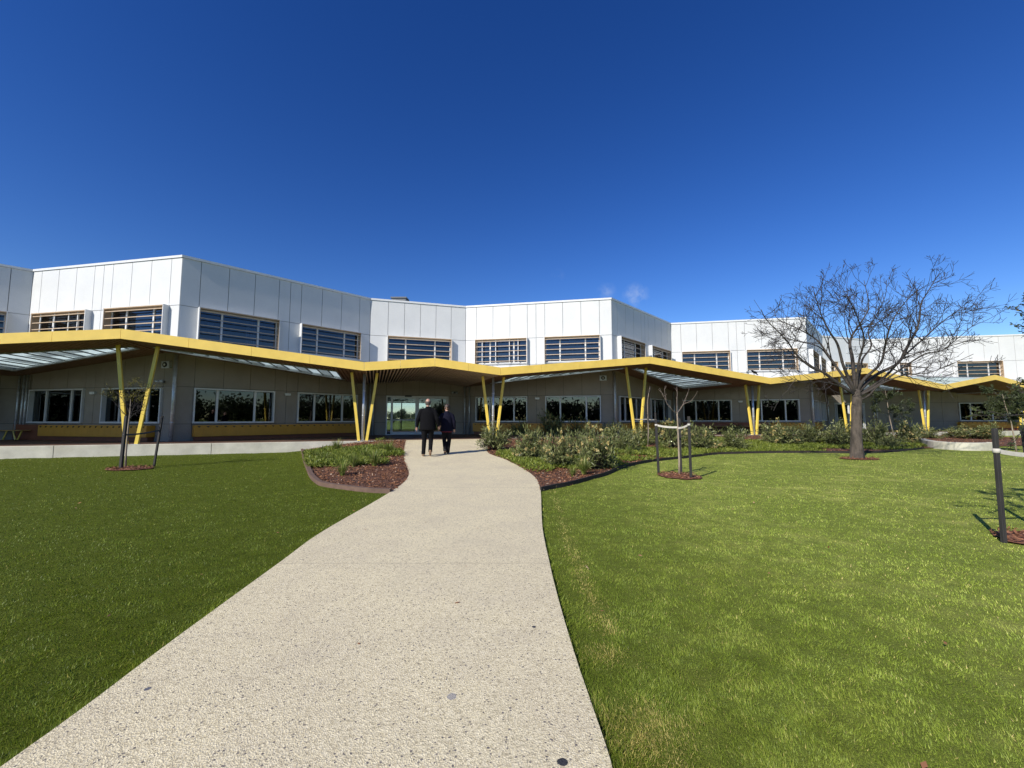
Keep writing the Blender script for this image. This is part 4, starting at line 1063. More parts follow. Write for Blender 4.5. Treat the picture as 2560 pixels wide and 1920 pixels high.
tz = (Vector((bx_, by_, bz)) + q7(58, 1090)); tie(along(m0, m1, tz.z), tz, 'pale strap from left stake to the slim bed sapling'); tie(along(n0, n1, tz.z - .02), tz, 'pale strap from right stake to the slim bed sapling')
# leafy young trees in the bed
def young_tree(px, py, top_px, label, seed, leafmat, spread_m, nb=12, leaf=(.06, .018), per=3, twig=.004, off=0.0, ulo=.38):
    x, y = px_ground(px, py) if off == 0 else off; z = gz(x, y); o = empty('young_tree', (x, y, z)); tag(o, label, 'tree'); rn = random.Random(seed)
    top = Vector(px_at(*top_px, y)) - Vector((x, y, z)); mid = top * .5 + Vector((rn.uniform(-.08, .08), 0, 0))
    mb = MB(); mb.tube([(0, 0, -.05), mid * .5, mid, top * .8, top], [.034, .026, .020, .012, .005], 8); mb.build('trunk', M['palebark'], o)
    br = []
    for k in range(nb):
        u = rn.uniform(ulo, 1.0); p = top * u; an = rn.uniform(0, 6.28)
        grow(br, p, Vector((math.cos(an), math.sin(an), rn.uniform(.1, .7))), spread_m * rn.uniform(.6, 1.1) * (1.25 - .6 * u), .012, 1, 3, rn, .03, (25, 55), (3, 5), .14, (.4, .65), 3)
    put('branches', tubes_mesh('branches', br), M['twig'], o)
    V, F, T = leaves_on(br, per, leaf[0], leaf[1], seed); put('leaves', np_mesh('leaves', V, F, T), M[leafmat], o); return o
young_tree(2229, 1098, (2212, 972), 'young leafy tree with pale trunk in the bed behind the big bare tree', 21, 'darkleaf', 1.0, 14, (.09, .03), 4, off=(19.4, 21.6))
young_tree(2530, 1105, (2506, 985), 'feathery young tree with layered dark foliage by the low concrete wall', 22, 'darkleaf', .95, 24, (.10, .022), 5, off=(20.75, 17.6), ulo=.5)
# near staked tree at the right edge; its trunk stands just outside the frame
nx_, ny_ = 6.50, 5.05
young_tree(0, 0, (2700, 690), 'leafy young tree whose branches reach in at the right edge', 25, 'darkleaf', .80, 16, (.045, .02), 2, off=(nx_, ny_))
c = (6.15, 4.98); RINGS.append(ring(c[0], c[1], .55, .36))
s0_, s1_ = stake((2510, 1357), (2486, 1071), 'tall near stake at the right edge of the lawn', .042)
t0_, t1_ = stake(None, (2556, 1062), 'stake partly cut off by the right picture edge', .042, (6.72, 5.55))
tie(along(s0_, s1_, 1.03), (6.42, 5.05, .98), 'wide pale strap on the near stake at the right edge', 'strap', .03, .05)

# ------------------------------------------------------------------ shrubs, tufts, ground cover, mulch chips
def shrub_mesh(seed, nleaf=1700):
    g = np.random.default_rng(seed); ns = 46
    az = g.uniform(0, 2 * np.pi, ns); el = np.arccos(g.uniform(.02, 1, ns)); ln = g.uniform(.55, 1.0, ns)
    tip = np.stack([np.sin(el) * np.cos(az) * .62, np.sin(el) * np.sin(az) * .62, np.cos(el) * .78 + .12], 1) * ln[:, None]
    k = g.integers(0, ns, nleaf); u = g.uniform(.35, 1.05, nleaf) ** .8
    c = tip[k] * u[:, None] + g.normal(0, .055, (nleaf, 3)); c[:, 2] = np.abs(c[:, 2]) + .01
    d = unit(tip[k] * .8 + g.normal(0, .42, (nleaf, 3)) + np.array([0, 0, .12])); up = unit(g.normal(0, 1, (nleaf, 3)))
    V, F, T = leaf_quads(c, d, up, g.uniform(.08, .16, nleaf), g.uniform(.018, .034, nleaf), np.clip(g.normal(.45, .25, nleaf), 0, 1))
    leaf = np_mesh('foliage', V, F, T)
    mb = MB()
    for i in range(ns):
        p = Vector(tip[i]); mb.tube([(0, 0, -.03), tuple(p * .5 + Vector((0, 0, .04))), tuple(p * .92)], [.012, .008, .003], 4)
    stem = mb.mesh('stems')
    def flowers(nf):
        Vs, Fs, Ts = [], [], []; j = g.choice(ns, nf); b = 0
        for i in j:
            c0 = tip[i] * g.uniform(.88, 1.08) + g.normal(0, .03, 3); n = 26
            dd = unit(g.normal(0, 1, (n, 3)) + np.array([0, 0, .5])); cc = np.repeat(c0[None], n, 0)
            v, f, t = leaf_quads(cc, dd, unit(g.normal(0, 1, (n, 3))), g.uniform(.032, .055, n), .018, np.clip(g.normal(.55, .28, n), 0, 1)); Vs.append(v); Fs.append(f + b); Ts.append(t); b += len(v)
        return np_mesh('flowers', np.concatenate(Vs), np.concatenate(Fs), np.concatenate(Ts))
    return leaf, stem, flowers(46), flowers(10)
SH = [shrub_mesh(100 + i) for i in range(5)]
shrubs = [  # px centre x, base y, width px, height px, flowers (0 few, 1 many), label
 (1237, 1127, 78, 68, 0, 'dark round shrub nearest the path end at the right column base'),
 (1298, 1108, 54, 52, 0, 'small dark shrub just behind the round shrub beside the path'),
 (1330, 1150, 92, 82, 1, 'flowering shrub second from the path in the front row'),
 (1372, 1108, 80, 78, 1, 'tall back-row shrub with cream flowers against the mustard lockers'),
 (1398, 1172, 84, 92, 1, 'big flowering shrub beside the bare mulch corner of the bed'),
 (1446, 1108, 74, 66, 1, 'back-row shrub with pale flowers below the second window right of the door'),
 (1490, 1175, 112, 106, 1, 'largest front shrub, covered in cream flowers near the dark edging'),
 (1440, 1140, 70, 66, 0, 'green filler shrub between the two big front flowering shrubs'),
 (1532, 1112, 66, 56, 1, 'back-row shrub left of the leftmost bed stake'),
 (1562, 1130, 80, 62, 0, 'grey-green shrub left of the bed sapling, with no flowers'),
 (1606, 1112, 66, 50, 1, 'dry reddish-flowered shrub at the foot of the bed sapling'),
 (1680, 1120, 86, 66, 1, 'flowering shrub behind the three-stake sapling'),
 (1756, 1126, 82, 66, 1, 'flowering shrub right of the three-stake sapling'),
 (1832, 1125, 84, 54, 0, 'wide low shrub left of the middle paired columns'),
 (1838, 1098, 56, 36, 1, 'small back shrub by the bench left of the middle paired columns'),
 (1945, 1113, 80, 60, 1, 'flowering shrub right of the middle paired columns'),
 (1896, 1097, 30, 22, 0, 'tiny shrub at the foot of the middle paired columns'),
 (2022, 1110, 64, 54, 0, 'dark upright shrub below the shaded corner downpipe'),
 (1986, 1114, 46, 30, 0, 'low brownish shrub between the flowering and the upright shrub'),
 (2098, 1114, 80, 60, 0, 'dark shrub immediately left of the big bare trunk'),
 (2188, 1113, 66, 62, 0, 'dark shrub immediately right of the big bare trunk'),
 (2272, 1110, 74, 56, 1, 'flowering shrub left of the low concrete wall'),
 (2222, 1122, 58, 36, 0, 'low shrub in front of the pale-trunked young tree'),
 (2329, 1097, 48, 26, 0, 'low grey shrub behind the left end of the low wall'),
 (2366, 1086, 46, 28, 0, 'small shrub below the far window, behind the low wall'),
 (2420, 1097, 96, 32, 1, 'wide low shrub with many cream flowers above the low wall'),
 (2479, 1099, 48, 42, 0, 'dark shrub above the right end of the low wall'),
]
for i, (px, py, wpx, hpx, fl, label) in enumerate(shrubs):
    x, y = px_ground(px, py); k = y / FPX; sx_ = wpx * k / 1.05; sz_ = hpx * k / .84
    leaf, stem, fm_, ff = SH[i % 5]; o = empty('flowering_shrub' if fl else 'leafy_shrub', (x, y, gz(x, y) + .02), i * 1.7)
    o.scale = (sx_, sx_, sz_); tag(o, label, 'shrub', 'shrubs in the planting bed')
    put('foliage', leaf, M['leaf'], o); put('stems', stem, M['twig'], o); 
    if fl: put('flowers', fm_, M['flower'], o)
def tuft_mesh(seed, n=170):
    g = np.random.default_rng(seed); az = g.uniform(0, 2 * np.pi, n); lean = g.uniform(.25, 2.1, n); L = g.uniform(.28, .55, n); w = g.uniform(.006, .012, n)
    V = []; F = []; T = []; b0 = np.stack([np.cos(az), np.sin(az), np.zeros(n)], 1); sd = np.stack([-np.sin(az), np.cos(az), np.zeros(n)], 1)
    seg = 4; P = b0 * g.uniform(0, .05, n)[:, None]; tn = g.random(n)
    rows = []
    for i in range(seg + 1):
        u = i / seg; a = lean * u ** 1.3; 
        if i: P = P + (b0 * np.sin(a)[:, None] + np.array([0, 0, 1]) * np.cos(a)[:, None]) * (L / seg)[:, None]
        ww = w * (1 - .85 * u); rows.append((P - sd * ww[:, None], P + sd * ww[:, None]))
    V = np.stack([np.stack(r, 1) for r in rows], 1).reshape(-1, 3)      # n, seg+1, 2
    idx = np.arange(n * (seg + 1) * 2).reshape(n, seg + 1, 2)
    F = np.stack([idx[:, :-1, 0], idx[:, :-1, 1], idx[:, 1:, 1], idx[:, 1:, 0]], -1).reshape(-1, 4)
    return np_mesh('grass_tuft', V, F, np.repeat(tn, (seg + 1) * 2))
TM = [tuft_mesh(200 + i) for i in range(4)]
tufts = [
 (806, 1125, .75, 'strappy grass tuft against the concrete wall at the back left of the small bed'), (842, 1133, 1.35, 'dark round grass tuft second from the wall end of the small bed'),
 (869, 1121, .9, 'low grass tuft by the wall, third along the small bed'), (897, 1125, 1.2, 'broad grass tuft by the wall in the middle of the small bed'),
 (921, 1121, 1.25, 'grass tuft by the wall, left of the entry column base'), (942, 1116, 1.1, 'grass tuft by the wall right below the entry columns'),
 (972, 1136, 1.25, 'pale spreading grass tuft nearest the top of the path'), (950, 1132, 1.1, 'grass tuft just left of the pale one by the path top'),
 (936, 1168, 1.3, 'open spiky grass tuft in the middle of the bare mulch'), (912, 1152, 1.0, 'green tuft above the open spiky tuft'),
 (884, 1170, 1.1, 'grass tuft left of the open spiky tuft'), (856, 1192, 1.05, 'lowest dark grass tuft near the brown curved edging'),
 (814, 1158, .95, 'yellow-green tuft in the left half of the small bed'), (790, 1150, .8, 'small tuft close to the lawn edge of the small bed'),
 (1460, 1189, 1.25, 'strappy bright tuft under the largest flowering shrub by the edging'), (1432, 1194, .7, 'straw-coloured small tuft in the mulch left of the bright tuft'),
 (1572, 1146, 1.2, 'dry grassy tuft between the largest shrub and the bed sapling'), (1608, 1126, 1.5, 'tall green tuft at the foot of the slim bed sapling'),
 (1655, 1128, 1.0, 'grass tuft between the bed sapling and the three-stake sapling')]
for i, (px, py, sc, label) in enumerate(tufts):
    x, y = px_ground(px, py); o = put('grass_tuft', TM[i % 4], M['tuft'], None, (x, y, gz(x, y) + .02)); o.rotation_euler = (0, 0, i * 1.3); o.scale = (sc * .85, sc * .85, sc * .78); tag(o, label, 'grass tuft', 'strappy tufts in the beds')
# ground cover: low leafy mat in irregular patches
def scatter_patch(patches, poly, dens, seed):
    g = np.random.default_rng(seed); C = []
    for (px, py, rx, ry) in patches:
        x, y = px_ground(px, py); n = int(dens * rx * ry * math.pi); a = g.uniform(0, 2 * np.pi, n); r = np.sqrt(g.random(n)) * (1 + .22 * np.sin(a * 3 + px) + .12 * np.sin(a * 7 + py))
        C.append(np.stack([x + np.cos(a) * r * rx, y + np.sin(a) * r * ry], 1))
    C = np.concatenate(C); return C[inside(poly, C[:, 0], C[:, 1])]
cov = [scatter_patch([(830, 1150, 1.2, 1.3), (800, 1165, .6, .8), (870, 1140, 1.0, 1.4), (920, 1135, 1.1, 1.4), (960, 1125, .7, 1.0), (900, 1160, .7, .6), (800, 1133, .8, .8), (850, 1122, 1.2, .9), (905, 1117, 1.3, .9), (955, 1115, .9, .8)], lb_poly, 2300, 1),
       scatter_patch([(1290, 1140, .7, 1.0), (1345, 1168, .9, .9), (1310, 1150, .6, .8), (1330, 1160, .7, .7), (1480, 1165, 1.3, .9), (1600, 1135, 1.8, 1.3), (1680, 1135, 1.6, 1.0), (1560, 1150, .9, .6), (1400, 1160, .9, 1.1), (1545, 1170, .5, .35),
                      (1800, 1130, 1.8, .9), (1880, 1115, 2.2, 2.4), (1920, 1126, 2.0, .9), (1860, 1100, 1.8, 2.0), (2000, 1118, 2.0, 1.1), (2060, 1105, 2.2, 1.8), (2190, 1108, 2.0, 2.0), (2240, 1124, 1.5, .7), (1740, 1110, 2.0, 2.0)], rb_poly, 1000, 2)]
C = np.concatenate(cov); n = len(C); g = np.random.default_rng(3)
hgt = .03 + .10 * g.random(n) ** 1.5 * (0.55 + .45 * np.sin(C[:, 0] * 2.1) * np.cos(C[:, 1] * 1.7))
P3 = np.stack([C[:, 0], C[:, 1], ground(C[:, 0], C[:, 1]) + .02 + hgt], 1)
V, F, T = leaf_quads(P3, unit(g.normal(0, 1, (n, 3)) + np.array([0, 0, .7])), unit(g.normal(0, 1, (n, 3))), g.uniform(.06, .12, n), g.uniform(.02, .04, n), np.clip(g.normal(.5, .28, n), 0, 1))
tag(put('ground_cover', np_mesh('ground_cover', V, F, T), M['cover']), 'bright green low leafy ground cover in the planting beds', 'ground cover', None, 'stuff')
# bark chips
def chips(poly, dens, seed, size=.05):
    g = np.random.default_rng(seed); xs = [p[0] for p in poly]; ys = [p[1] for p in poly]; A = (max(xs) - min(xs)) * (max(ys) - min(ys)); n = int(A * dens)
    x = g.uniform(min(xs), max(xs), n); y = g.uniform(min(ys), max(ys), n); k = inside(poly, x, y); return np.stack([x[k], y[k]], 1)
for nm_, mt_, CH in (('mulch_chips', 'chip', [chips(lb_poly, 520, 1), chips([p for p in rb_poly if p[0] < 16], 420, 2), chips(rb_poly, 90, 3)]), ('mulch_chips', 'freshchip', [chips(r, 900, 5 + i) for i, r in enumerate(RINGS)])):
  C = np.concatenate(CH); n = len(C); g = np.random.default_rng(6)
  P3 = np.stack([C[:, 0], C[:, 1], ground(C[:, 0], C[:, 1]) + (.034 if mt_ == 'chip' else .045) + g.random(n) * .02], 1)
  V, F, T = leaf_quads(P3, unit(g.normal(0, 1, (n, 3)) * np.array([1, 1, .25])), unit(g.normal(0, .45, (n, 3)) + np.array([0, 0, 1])), g.uniform(.03, .085, n), g.uniform(.012, .03, n), np.clip(g.normal(.45, .28, n), 0, 1))
  tag(put(nm_, np_mesh(nm_, V, F, T), M[mt_]), 'red-brown bark mulch chips covering the planting beds' if mt_ == 'chip' else 'fresh red mulch chips in the rings round the trees', 'mulch', None, 'stuff')

# ------------------------------------------------------------------ mown grass blades
NB = 950000
g = np.random.default_rng(77)
u = g.random(NB); d0, d1, pw = 1.25, 26.0, 0.62
dd = (d0 ** (1 - 1 - pw) + u * (d1 ** (-pw) - d0 ** (-pw))) ** (-1 / pw)
th = g.uniform(R(-64), R(64), NB); x = dd * np.sin(th); y = dd * np.cos(th)
s_, q_ = sq(x, y)
jx, jy = x + g.normal(0, .012, NB), y + g.normal(0, .012, NB)
ok = (q_ < -.02) & ~inside(path_poly, jx, jy) & ~inside(lb_poly, x, y) & ~inside(rb_poly, x, y)
for r in RINGS: ok &= ~inside(r, x, y)
ok &= ~((s_ > 33) & (q_ > -6.5))
x, y, dd = x[ok], y[ok], dd[ok]; n = len(x); z = ground(x, y)
def vnoise(x, y, sc, seed):
    gg = np.random.default_rng(seed).random((256, 256)); u = x * sc + 500; v = y * sc + 500; i = np.floor(u).astype(int); j = np.floor(v).astype(int); fu = u - i; fv = v - j
    fu = fu * fu * (3 - 2 * fu); fv = fv * fv * (3 - 2 * fv); i %= 255; j %= 255
    return (gg[i, j] * (1 - fu) + gg[i + 1, j] * fu) * (1 - fv) + (gg[i, j + 1] * (1 - fu) + gg[i + 1, j + 1] * fu) * fv
c1 = vnoise(x, y, 9.0, 1); c2 = vnoise(x, y, 22.0, 2); c3 = vnoise(x, y, 1.3, 3); c4 = vnoise(x, y, 3.5, 4)
clump = .55 * c1 + .45 * c2
hh = g.uniform(.009, .020, n) * (.40 + 1.15 * clump); w = np.maximum(.0028, dd * .00125) * g.uniform(.7, 1.3, n)
az = g.uniform(0, 2 * np.pi, n); lean = g.uniform(.15, 1.25, n); la = 6.5 * vnoise(x, y, 4.0, 6) + g.normal(0, 1.0, n)
bx = np.stack([np.cos(az), np.sin(az), np.zeros(n)], 1) * w[:, None] * .5; base = np.stack([x, y, z - .003], 1)
tip = base + np.stack([np.cos(la) * np.sin(lean), np.sin(la) * np.sin(lean), np.cos(lean)], 1) * (hh * 1.35)[:, None]
V = np.stack([base - bx, base + bx, tip], 1).reshape(-1, 3); F = np.arange(3 * n).reshape(-1, 3)
c5 = vnoise(x, y, 6.0, 8)
tn = np.clip(.42 + .55 * (clump - .5) + .14 * (c5 - .5) + .10 * (c3 - .5) + .12 * (c4 - .5) + g.normal(0, .20, n), 0, .86); tn[g.random(n) < .012] = 1.0
# worn strip along the right side of the path and a few bare brown spots
RcA = np.array(Rc); dm = np.full(n, 9.0)
nearp = (x > -1) & (x < 3) & (y < 9)
xn = np.stack([x[nearp], y[nearp]], 1); dmn = np.full(len(xn), 9.0)
for k in range(len(RcA) - 1):
    a_, b_ = RcA[k], RcA[k + 1]; d_ = b_ - a_; uu = np.clip(((xn - a_) @ d_) / (d_ @ d_ + 1e-9), 0, 1); dmn = np.minimum(dmn, np.linalg.norm(xn - a_ - uu[:, None] * d_, axis=1))
dm[nearp] = dmn
dl_ = np.full(n, 9.0); nl = (x < 2) & (y < 12); xl = np.stack([x[nl], y[nl]], 1); dml = np.full(len(xl), 9.0); LcA = np.array([path_poly[0]] + Lc)
for k in range(len(LcA) - 1):
    a_, b_ = LcA[k], LcA[k + 1]; d_ = b_ - a_; uu = np.clip(((xl - a_) @ d_) / (d_ @ d_ + 1e-9), 0, 1); dml = np.minimum(dml, np.linalg.norm(xl - a_ - uu[:, None] * d_, axis=1))
dl_[nl] = dml; fringe = 1 + 1.3 * np.exp(-(np.minimum(dl_, dm) / .05) ** 2)
tip = base + (tip - base) * fringe[:, None]; V = np.stack([base - bx, base + bx, tip], 1).reshape(-1, 3)
worn = np.exp(-((dm - .27) / .07) ** 2) * .5 * (c4 > .35)
for (px, py, rad) in ((1612, 1836, .17), (1512, 1637, .10),):
    q = px_ground(px, py); worn = np.maximum(worn, .75 * np.exp(-(((x - q[0]) ** 2 + (y - q[1]) ** 2) / rad ** 2)))
tn = np.where(g.random(n) < worn, 1.0, tn)
tag(put('lawn_grass', np_mesh('lawn_grass', V, F, np.repeat(tn, 3)), M['blade']), 'short mown green lawn grass on both sides of the path', 'grass', None, 'stuff')

n = 70; g = np.random.default_rng(91); dd = g.uniform(2, 15, n); th = g.uniform(R(-48), R(50), n); x = dd * np.sin(th); y = dd * np.cos(th); ok = (sq(x, y)[1] < -.5) & ~inside(rb_poly, x, y)
x, y = x[ok], y[ok]; n = len(x); P3 = np.stack([x, y, ground(x, y) + .034], 1)
V, F, T = leaf_quads(P3, unit(g.normal(0, 1, (n, 3)) * np.array([1, 1, .2])), unit(g.normal(0, .3, (n, 3)) + np.array([0, 0, 1])), g.uniform(.025, .06, n), g.uniform(.012, .025, n), g.uniform(.4, 1, n))
tag(put('leaf_litter', np_mesh('leaf_litter', V, F, T), M['chip']), 'scattered dry leaves and scraps on the lawn and path', 'leaf litter', None, 'stuff')

# ------------------------------------------------------------------ trees far behind, seen through the lobby glass
def far_tree(x, y, h, w, label, seed):
    g = np.random.default_rng(seed); o = empty('far_tree', (x, y, 0)); tag(o, label, 'tree', 'distant trees beyond the school')
    mb = MB(); mb.tube([(0, 0, -.1), (0.1, 0, h * .3), (0, .1, h * .7)], [.3, .22, .08], 8); mb.build('trunk', M['bark'], o)
    cl = g.normal(0, 1, (26, 3)); cl = unit(cl) * g.random((26, 1)) ** .4 * np.array([w * .45, w * .45, h * .36]) + np.array([0, 0, h * .62])
    n = 2600; k = g.integers(0, 26, n); c = cl[k] + g.normal(0, 1, (n, 3)) * w * .085
    V, F, T = leaf_quads(c, unit(g.normal(0, 1, (n, 3))), unit(g.normal(0, 1, (n, 3))), g.uniform(.2, .45, n), g.uniform(.15, .3, n), g.random(n))
    put('crown', np_mesh('crown', V, F, T), M['darkleaf'], o)
for (px, D, h, w, lb, sd) in ((1003, 130, 4.2, 3.4, 'dark round tree seen through the left entrance door pane', 1), (984, 140, 3.0, 5, 'low dark tree at the left of the entrance view', 2), (1030, 170, 3.0, 8, 'far low tree line piece in the middle of the entrance view', 3), (1052, 110, 3.8, 4, 'dark tree behind the man in the entrance view', 4)):
    far_tree((px - 1280) / FPX * D, D, h, w, lb, sd)

g = np.random.default_rng(41); cl = []  # out-of-view tree belt on three sides, added to darken the window reflections
for k in range(46):
    x0 = -100 + k * 4.6 + g.uniform(-1, 1); h = g.uniform(4, 7.5); w = g.uniform(4, 7); y0 = -66 + g.uniform(-6, 6)
    cc = g.normal(0, 1, (1000, 3)) * np.array([w * .38, w * .3, h * .2]) + np.array([x0, y0, h * .52]); cl.append(cc)
for k in range(26):
    y0 = -46 + k * 3.6 + g.uniform(-1, 1); h = g.uniform(6, 10.0); w = g.uniform(4, 7); x0 = -98 + g.uniform(-5, 5)
    cl.append(g.normal(0, 1, (1000, 3)) * np.array([w * .3, w * .38, h * .2]) + np.array([x0, y0, h * .52]))
for k in range(26):
    y0 = -60 + k * 3.6 + g.uniform(-1, 1); h = g.uniform(5, 9.0); w = g.uniform(4, 7); x0 = 104 + g.uniform(-5, 5)
    cl.append(g.normal(0, 1, (1000, 3)) * np.array([w * .3, w * .38, h * .2]) + np.array([x0, y0, h * .52]))
C = np.concatenate(cl); C[:, 2] = np.abs(C[:, 2]); n = len(C)
V, F, T = leaf_quads(C, unit(g.normal(0, 1, (n, 3))), unit(g.normal(0, 1, (n, 3))), g.uniform(.6, 1.1, n), g.uniform(.4, .8, n), g.random(n))
tag(put('added_tree_belt', np_mesh('added_tree_belt', V, F, T), M['darkleaf']), 'unseen dark belt of trees added to darken the ground floor window reflections', 'tree belt', None, 'stuff')

# ------------------------------------------------------------------ people
def cloth(name, col, rough=.9):
    m = simple(name, col, rough, 0, .18, 14, .25, 90); m.node_tree.nodes['Principled BSDF'].inputs['Specular IOR Level'].default_value = .15; return m
M['skin'] = simple('skin', (0.46, 0.27, 0.19), .5, 0, .06)
M['blackjacket'] = cloth('black_jacket', (0.004, 0.004, 0.005)); M['navy'] = cloth('navy_jacket', (0.007, 0.007, 0.017)); M['trouser'] = cloth('dark_trousers', (0.006, 0.006, 0.007))
M['trouser2'] = cloth('charcoal_trousers', (0.008, 0.008, 0.010)); M['hairgrey'] = simple('grey_brown_hair', (0.07, 0.055, 0.042), .6, 0, .3, 60, .4, 120); M['hairbrown'] = simple('brown_hair', (0.040, 0.022, 0.013), .5, 0, .35, 60, .4, 120)
M['tan_shoe'] = simple('tan_shoe', (0.22, 0.14, 0.08), .6); M['shoe'] = simple('black_shoe', (0.012, 0.012, 0.012), .45); M['red'] = simple('red_trim', (0.32, 0.02, 0.03), .7)
def remesh(o, vox, it=4):
    m = o.modifiers.new('remesh', 'REMESH'); m.mode = 'VOXEL'; m.voxel_size = vox; m.use_smooth_shade = True
    s = o.modifiers.new('smooth', 'SMOOTH'); s.iterations = it; s.factor = .5
def hand(mb, wrist, d, side, curl=.5):
    wrist = Vector(wrist); d = Vector(d).normalized(); ax = Vector((0, 1, 0)) if abs(d.y) < .9 else Vector((1, 0, 0))
    a = d.cross(ax).normalized() ; b = ax - d * ax.dot(d); b.normalize()      # b spreads the fingers front to back
    mb.tube([wrist - d * .02, wrist + d * .02, wrist + d * .06, wrist + d * .09], [(.020, .026), (.019, .034), (.017, .040), (.014, .036)], 10, tuple(a))
    for i, (o_, L) in enumerate(((.030, .070), (.010, .080), (-.010, .074), (-.029, .058))):
        p = wrist + d * .085 + b * o_; inn = a * (-side)
        pts = [p]; dd = d.copy()
        for k in range(3): dd = (dd + inn * (curl * .45)).normalized(); p = p + dd * (L / 3); pts.append(p)
        mb.tube(pts, [.0095, .009, .0082, .0065], 7)
    p = wrist + d * .03 + b * .030; mb.tube([p, p + (b * .7 + d * .7) * .03, p + (b * .35 + d * .9 + a * -side * .3) * .065], [.012, .010, .007], 7)
def person(loc, rz, h, label, jk, tr, shoe, hair, bald, pose, headturn, wide, bag=False):
    o = empty('person', loc, rz); tag(o, label, 'person'); o.scale = (h / 1.75,) * 3
    P = pose; b = MB()
    # body (one surface)
    b.tube([(0, 0, .86), (0, 0, .95), (0, -.01, 1.10), (0, 0, 1.26), (0, -.01, 1.38), (0, -.015, 1.45)], [(.13 * wide, .10), (.165 * wide, .125), (.145 * wide, .11), (.165 * wide, .12), (.13 * wide, .09), (.06, .055)], 16, (0, 1, 0))
    b.tube([(0, -.02, 1.44), (0, -.005, 1.52), (0, .01, 1.57)], [.062, .055, .055], 12)
    hd = MB(); th = headturn; R3 = Matrix.Rotation(th, 3, 'Z'); hc = Vector((0, .02, 1.645))
    def hp(x, y, z): return hc + R3 @ Vector((x, y, z))
    b.ball(hc, (.080, .100, .118), 18, 12); b.ball(hp(0, .035, -.055), (.055, .06, .062), 12, 8)
    b.tube([hp(0, .085, .025), hp(0, .115, -.022), hp(0, .09, -.03)], [.009, .014, .01], 8)
    for sg in (-1, 1): b.tube([hp(sg * .074, -.005, .02), hp(sg * .088, -.015, .0), hp(sg * .078, 0, -.03)], [.009, .013, .008], 8)
    b.tube([hp(-.024, .088, -.058), hp(0, .096, -.056), hp(.024, .088, -.058)], [.005, .008, .005], 7)
    for k, sg in (('L', -1), ('R', 1)):
        sh, el, wr = Vector((sg * .175 * wide, -.01, 1.37)), Vector(P['el' + k]), Vector(P['wr' + k])
        b.tube([Vector((sg * .06, -.01, 1.41)), sh, sh.lerp(el, .5), el, el.lerp(wr, .4), wr], [.045, .052, .047, .038, .036, .024], 10)
        hand(b, wr, wr - el, sg, .35)
        hip, kn, an = Vector((sg * .085 * wide, 0, .90)), Vector(P['kn' + k]), Vector(P['an' + k])
        b.tube([hip, hip.lerp(kn, .45), kn, kn.lerp(an, .35), an], [(.085, .09), .075, .054, .052, .034], 12)
        toe = Vector(P['to' + k]); b.tube([an + Vector((0, -.03, -.03)), an.lerp(toe, .5), toe], [.034, .036, .026], 8)
    body = b.build('body', M['skin'], o); remesh(body, .008, 3)
    for sg in (-1, 1):
        e = MB(); e.ball(hp(sg * .03, .083, .008), .011, 8, 6); e.build('eye', M['trim'], o); 
    # jacket
    j = MB(); w2 = wide * 1.10
    j.tube([(0, -.005, .80), (0, -.005, .90), (0, -.01, 1.05), (0, -.005, 1.22), (0, -.012, 1.35), (0, -.02, 1.43), (0, -.015, 1.47), (0, -.008, 1.515)], [(.20 * w2, .15), (.20 * w2, .152), (.185 * w2, .145), (.19 * w2, .145), (.175 * w2, .125), (.125, .095), (.085, .078), (.068, .066)], 20, (0, 1, 0))
    for k, sg in (('L', -1), ('R', 1)):
        sh, el, wr = Vector((sg * .185 * wide, -.01, 1.365)), Vector(P['el' + k]), Vector(P['wr' + k])
        j.tube([Vector((sg * .06, -.012, 1.425)), Vector((sg * .125 * wide, -.01, 1.405)), sh, sh.lerp(el, .3), sh.lerp(el, .7), el, el.lerp(wr, .3), el.lerp(wr, .65), wr - (wr - el).normalized() * .01], [.055, .066, .072, .072, .062, .060, .056, .050, .044], 12)
        # sleeve folds
        for f_ in (.2, .45, .75): c_ = sh.lerp(el, .55 + .45 * f_); j.ball(c_, (.061, .061, .02), 10, 6)
    jo = j.build('jacket', M[jk], o); remesh(jo, .013, 3)
    # trousers
    t = MB(); t.tube([(0, 0, .80), (0, 0, .90), (0, 0, .985)], [(.165 * wide, .13), (.175 * wide, .135), (.165 * wide, .125)], 16, (0, 1, 0))
    for k, sg in (('L', -1), ('R', 1)):
        hip, kn, an = Vector((sg * .085 * wide, 0, .88)), Vector(P['kn' + k]), Vector(P['an' + k])
        t.tube([hip, hip.lerp(kn, .35), hip.lerp(kn, .75), kn, kn.lerp(an, .35), kn.lerp(an, .75), an + Vector((0, 0, -.03))], [(.102, .112), (.095, .102), .080, .072, .068, .062, (.062, .066)], 14)
        t.ball(an.lerp(kn, .12), (.066, .07, .03), 12, 6)
    to_ = t.build('trousers', M[tr], o); remesh(to_, .012, 2)
    for k, sg in (('L', -1), ('R', 1)):
        an, toe = Vector(P['an' + k]), Vector(P['to' + k]); s = MB(); d = (toe - an); heel = an + Vector((0, -.05, -.062 if P.get('flat' + k, 1) else -.02))
        s.tube([heel + Vector((0, -.012, .02)), heel + Vector((0, .02, .022)), an.lerp(toe, .55) + Vector((0, 0, -.005)), toe + Vector((0, .01, .004)), toe + Vector((0, .045, 0))], [(.034, .036), (.042, .046), (.044, .042), (.046, .030), (.028, .018)], 12, (1, 0, 0))
        so = s.build('shoe', M[shoe], o); remesh(so, .010, 2)
    # hair
    hh_ = MB()
